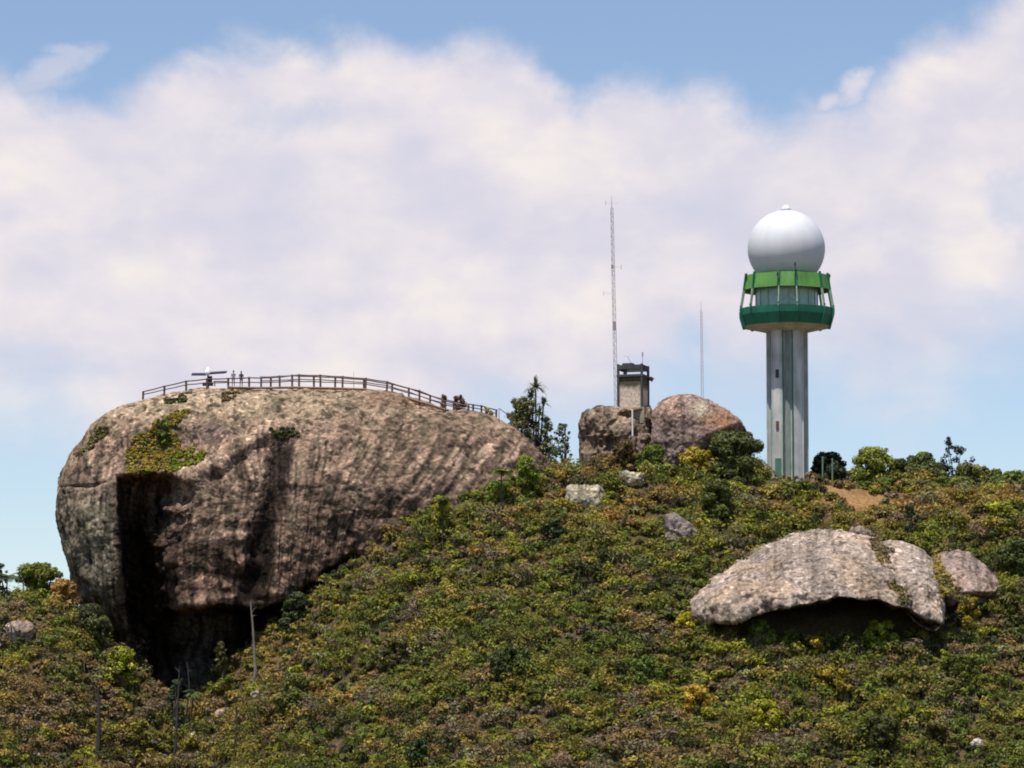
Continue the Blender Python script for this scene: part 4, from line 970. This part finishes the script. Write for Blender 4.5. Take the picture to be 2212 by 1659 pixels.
# second mast, far behind
yN = 12; nm_ = empty('radio_mast', PV(1517, 900, yN), 'shorter faint mast behind the pinkish boulder', 'mast')
mb = MB(); b1, t1 = PV(1517, 900, yN), PV(1514.5, 672, yN)
for k in range(3):
    f = Vector((math.cos(2.094*k)*.17, math.sin(2.094*k)*.17, 0)); mb.tube([b1+f, t1+f*.6], .022, 5)
mb.build('leg_tube', M_PINK, nm_); mb = MB()
for i in range(30):
    for k in range(3):
        f = Vector((math.cos(2.094*k)*.16, math.sin(2.094*k)*.16, 0)); g2 = Vector((math.cos(2.094*(k+1))*.16, math.sin(2.094*(k+1))*.16, 0)); mb.tube([b1.lerp(t1, i/30)+f*(1-.4*i/30), b1.lerp(t1, (i+1)/30)+g2*(1-.4*i/30)], .012, 4)
mb.build('lattice', M_PINK, nm_); MB().tube([t1, PV(1514.3, 650, yN)], [.03, .012], 5).build('whip_antenna', M_PINK, nm_)

# ------------------------------------------------------------------ camera, sun, sky
cam = bpy.data.cameras.new('camera'); co = bpy.data.objects.new('camera', cam); col.objects.link(co)
co.location = (0, -D, 0); co.rotation_euler = (math.pi/2+PITCH, 0, 0); cam.sensor_width = 36; cam.lens = 36*FX/W
cam.clip_start = 1; cam.clip_end = 20000; sc.camera = co
S = Vector((-.16, -.28, .945)).normalized(); el_ = math.asin(S.z); az_ = math.atan2(S.x, S.y)
sl = bpy.data.lights.new('sun', 'SUN'); sl.energy = 5.0; sl.angle = R(.55); sl.color = (1, .955, .89)
so = bpy.data.objects.new('sun', sl); col.objects.link(so); so.rotation_euler = S.to_track_quat('Z', 'Y').to_euler()
w = bpy.data.worlds.new('World'); sc.world = w; w.use_nodes = True; t = w.node_tree; t.nodes.clear(); L = t.links
out = N(t, 'ShaderNodeOutputWorld'); sky = N(t, 'ShaderNodeTexSky', sky_type='NISHITA', sun_disc=False, sun_elevation=el_, sun_rotation=az_, altitude=1200, air_density=1.0, dust_density=.4, ozone_density=1.5)
bg1 = N(t, 'ShaderNodeBackground'); bg1.inputs[1].default_value = .115
tint = N(t, 'ShaderNodeMix', data_type='RGBA', blend_type='MULTIPLY'); tint.inputs[0].default_value = 1; tint.inputs[7].default_value = (1.17, 1.12, 1.13, 1); L.new(sky.outputs[0], tint.inputs[6]); L.new(tint.outputs[2], bg1.inputs[0])
tc = N(t, 'ShaderNodeTexCoord'); sx3 = N(t, 'ShaderNodeSeparateXYZ'); L.new(tc.outputs['Generated'], sx3.inputs[0])
def mth(op, a, b_=None, c=None):
    n_ = N(t, 'ShaderNodeMath', operation=op)
    for i, v_ in enumerate((a, b_, c)):
        if v_ is None: continue
        if isinstance(v_, (int, float)): n_.inputs[i].default_value = v_
        else: L.new(v_, n_.inputs[i])
    return n_.outputs[0]
AZ = mth('MULTIPLY', mth('ARCTAN2', sx3.outputs[0], sx3.outputs[1]), 57.2958)
EL = mth('MULTIPLY', mth('ARCSINE', sx3.outputs[2]), 57.2958)
def azel(px, py):
    p = P(px, py, 0.) + np.array([0, D, 0]); p = p/np.linalg.norm(p); return math.degrees(math.atan2(p[0], p[1])), math.degrees(math.asin(p[2]))
def curve(pts, src):
    fc = N(t, 'ShaderNodeFloatCurve'); cm = fc.mapping; cu = cm.curves[0]
    q = [azel(*p_) for p_ in pts]; q = [((a+9)/18, (e_+2)/18) for a, e_ in q]
    cu.points[0].location = (0, q[0][1]); cu.points[1].location = (1, q[-1][1])
    for a, e_ in q: cu.points.new(a, e_)
    cm.update(); L.new(mth('MULTIPLY_ADD', src, 1/18, .5), fc.inputs['Value']); return mth('MULTIPLY_ADD', fc.outputs[0], 18, -2)
def wn(scale, det, rough=.55, dist=0., stretch=1.0, off=0.):
    mp = N(t, 'ShaderNodeMapping'); mp.inputs['Scale'].default_value = (1, 1, stretch); mp.inputs['Location'].default_value = (off, off*.7, off*.3); L.new(tc.outputs['Generated'], mp.inputs[0])
    n_ = N(t, 'ShaderNodeTexNoise', i_Scale=scale, i_Detail=det, i_Roughness=rough, i_Distortion=dist); L.new(mp.outputs[0], n_.inputs[0]); return n_.outputs[0]
n_big = wn(22, 5, .5, .3, 1.6); n_ed = wn(44, 8, .58, .25, 1.15, 3.1); n_md = wn(38, 4, .5, .2, 1.8, 7.7)
TOPC = [(0, 150), (60, 175), (200, 215), (300, 170), (400, 125), (550, 85), (700, 75), (820, 72), (900, 100), (980, 78), (1050, 66), (1130, 75), (1180, 130), (1240, 190), (1330, 170), (1450, 178), (1580, 200),
        (1650, 255), (1740, 235), (1830, 210), (1920, 160), (2000, 95), (2080, 40), (2150, -20), (2212, -60)]
BOTC = [(0, 820), (200, 900), (500, 1000), (900, 980), (1100, 900), (1300, 900), (1450, 820), (1600, 860), (1750, 800), (1950, 840), (2060, 760), (2212, 690)]
ct = curve(TOPC, AZ); cb = curve(BOTC, AZ)
def mrange(v_, a, b_, c=0., d=1., smooth=True):
    n_ = N(t, 'ShaderNodeMapRange'); n_.interpolation_type = 'SMOOTHSTEP' if smooth else 'LINEAR'; L.new(v_, n_.inputs[0])
    for i, x in enumerate((a, b_, c, d)): n_.inputs[i+1].default_value = x
    return n_.outputs[0]
edge = mth('MULTIPLY_ADD', n_ed, 1.6, -.8)
dt = mth('ADD', mth('SUBTRACT', ct, EL), mth('MULTIPLY', edge, .9))
m_top = mrange(dt, -.28, .60)
db = mth('ADD', mth('SUBTRACT', EL, cb), mth('MULTIPLY_ADD', n_big, 3.2, -1.6))
m_bot = mrange(db, -1.3, 1.1)
mask = mth('MULTIPLY', m_top, m_bot)
def wisp(px, py, rx, ry, k, rot=0.):
    a, e_ = azel(px, py); s_ = 14.96/2212
    dx = mth('SUBTRACT', AZ, a); dz = mth('SUBTRACT', EL, e_); c_, s2 = math.cos(rot), math.sin(rot)
    u = mth('MULTIPLY', mth('ADD', mth('MULTIPLY', dx, c_), mth('MULTIPLY', dz, s2)), 1/(rx*s_)); v_ = mth('MULTIPLY', mth('SUBTRACT', mth('MULTIPLY', dz, c_), mth('MULTIPLY', dx, s2)), 1/(ry*s_))
    d = mth('SQRT', mth('ADD', mth('MULTIPLY', u, u), mth('MULTIPLY', v_, v_)))
    d = mth('ADD', d, mth('MULTIPLY', edge, 2.6)); return mth('MULTIPLY', mrange(d, 1.1, .1), k)
for a_ in ((110, 150, 95, 30, .6, .5), (60, 185, 90, 30, .5, .2), (150, 112, 50, 16, .55, -.1), (1855, 180, 80, 40, .95, .7), (1785, 225, 60, 26, .85, .6), (1960, 175, 60, 60, .6, .3), (1900, 800, 130, 40, .5, 0), (1650, 780, 80, 50, .5, 0)):
    mask = mth('MAXIMUM', mask, wisp(*a_))
mask = mth('MULTIPLY', mask, mth('SUBTRACT', 1., wisp(2190, 440, 150, 130, .28))); mask = mth('MULTIPLY', mask, mth('SUBTRACT', 1., wisp(1490, 760, 60, 110, .45))); mask = mth('MULTIPLY', mask, mth('SUBTRACT', 1., wisp(600, 250, 130, 50, .22)))
# outside the part of the sky the photo shows, clouds come from noise alone
fr = mth('MULTIPLY', mrange(mth('ABSOLUTE', AZ), 30., 16.), mrange(EL, 17., 13.5))
far = mth('MULTIPLY', mrange(wn(2.4, 6, .6, .3, 1.8, 1.3), .60, .76), .3)
mask = mth('ADD', mth('MULTIPLY', mask, fr), mth('MULTIPLY', far, mth('SUBTRACT', 1., fr)))
cr = N(t, 'ShaderNodeValToRGB'); e0 = cr.color_ramp.elements; L.new(mth('ADD', mth('MULTIPLY', n_md, .38), mth('ADD', mth('MULTIPLY', n_big, .40), mth('MULTIPLY', n_ed, .22))), cr.inputs[0])
e0[0].position = .36; e0[0].color = (.66, .66, .78, 1); e0[1].position = .62; e0[1].color = (.93, .855, .82, 1)
x = e0.new(.47); x.color = (.75, .715, .80, 1); x = e0.new(.55); x.color = (.84, .785, .82, 1)
bg2 = N(t, 'ShaderNodeBackground'); bg2.inputs[1].default_value = 1.0; L.new(cr.outputs[0], bg2.inputs[0])
mxs = N(t, 'ShaderNodeMixShader'); L.new(mth('MULTIPLY', mask, .96), mxs.inputs[0]); L.new(bg1.outputs[0], mxs.inputs[1]); L.new(bg2.outputs[0], mxs.inputs[2]); L.new(mxs.outputs[0], out.inputs[0])
w.cycles.sampling_method = 'MANUAL'; w.cycles.sample_map_resolution = 512

sc.view_settings.view_transform = 'Standard'; sc.view_settings.look = 'None'; sc.view_settings.exposure = 0; sc.view_settings.gamma = 1
sc.render.engine = 'CYCLES'; sc.cycles.use_denoising = True; sc.cycles.max_bounces = 5; sc.cycles.diffuse_bounces = 3; sc.cycles.transparent_max_bounces = 4
sc.cycles.filter_width = 1.9
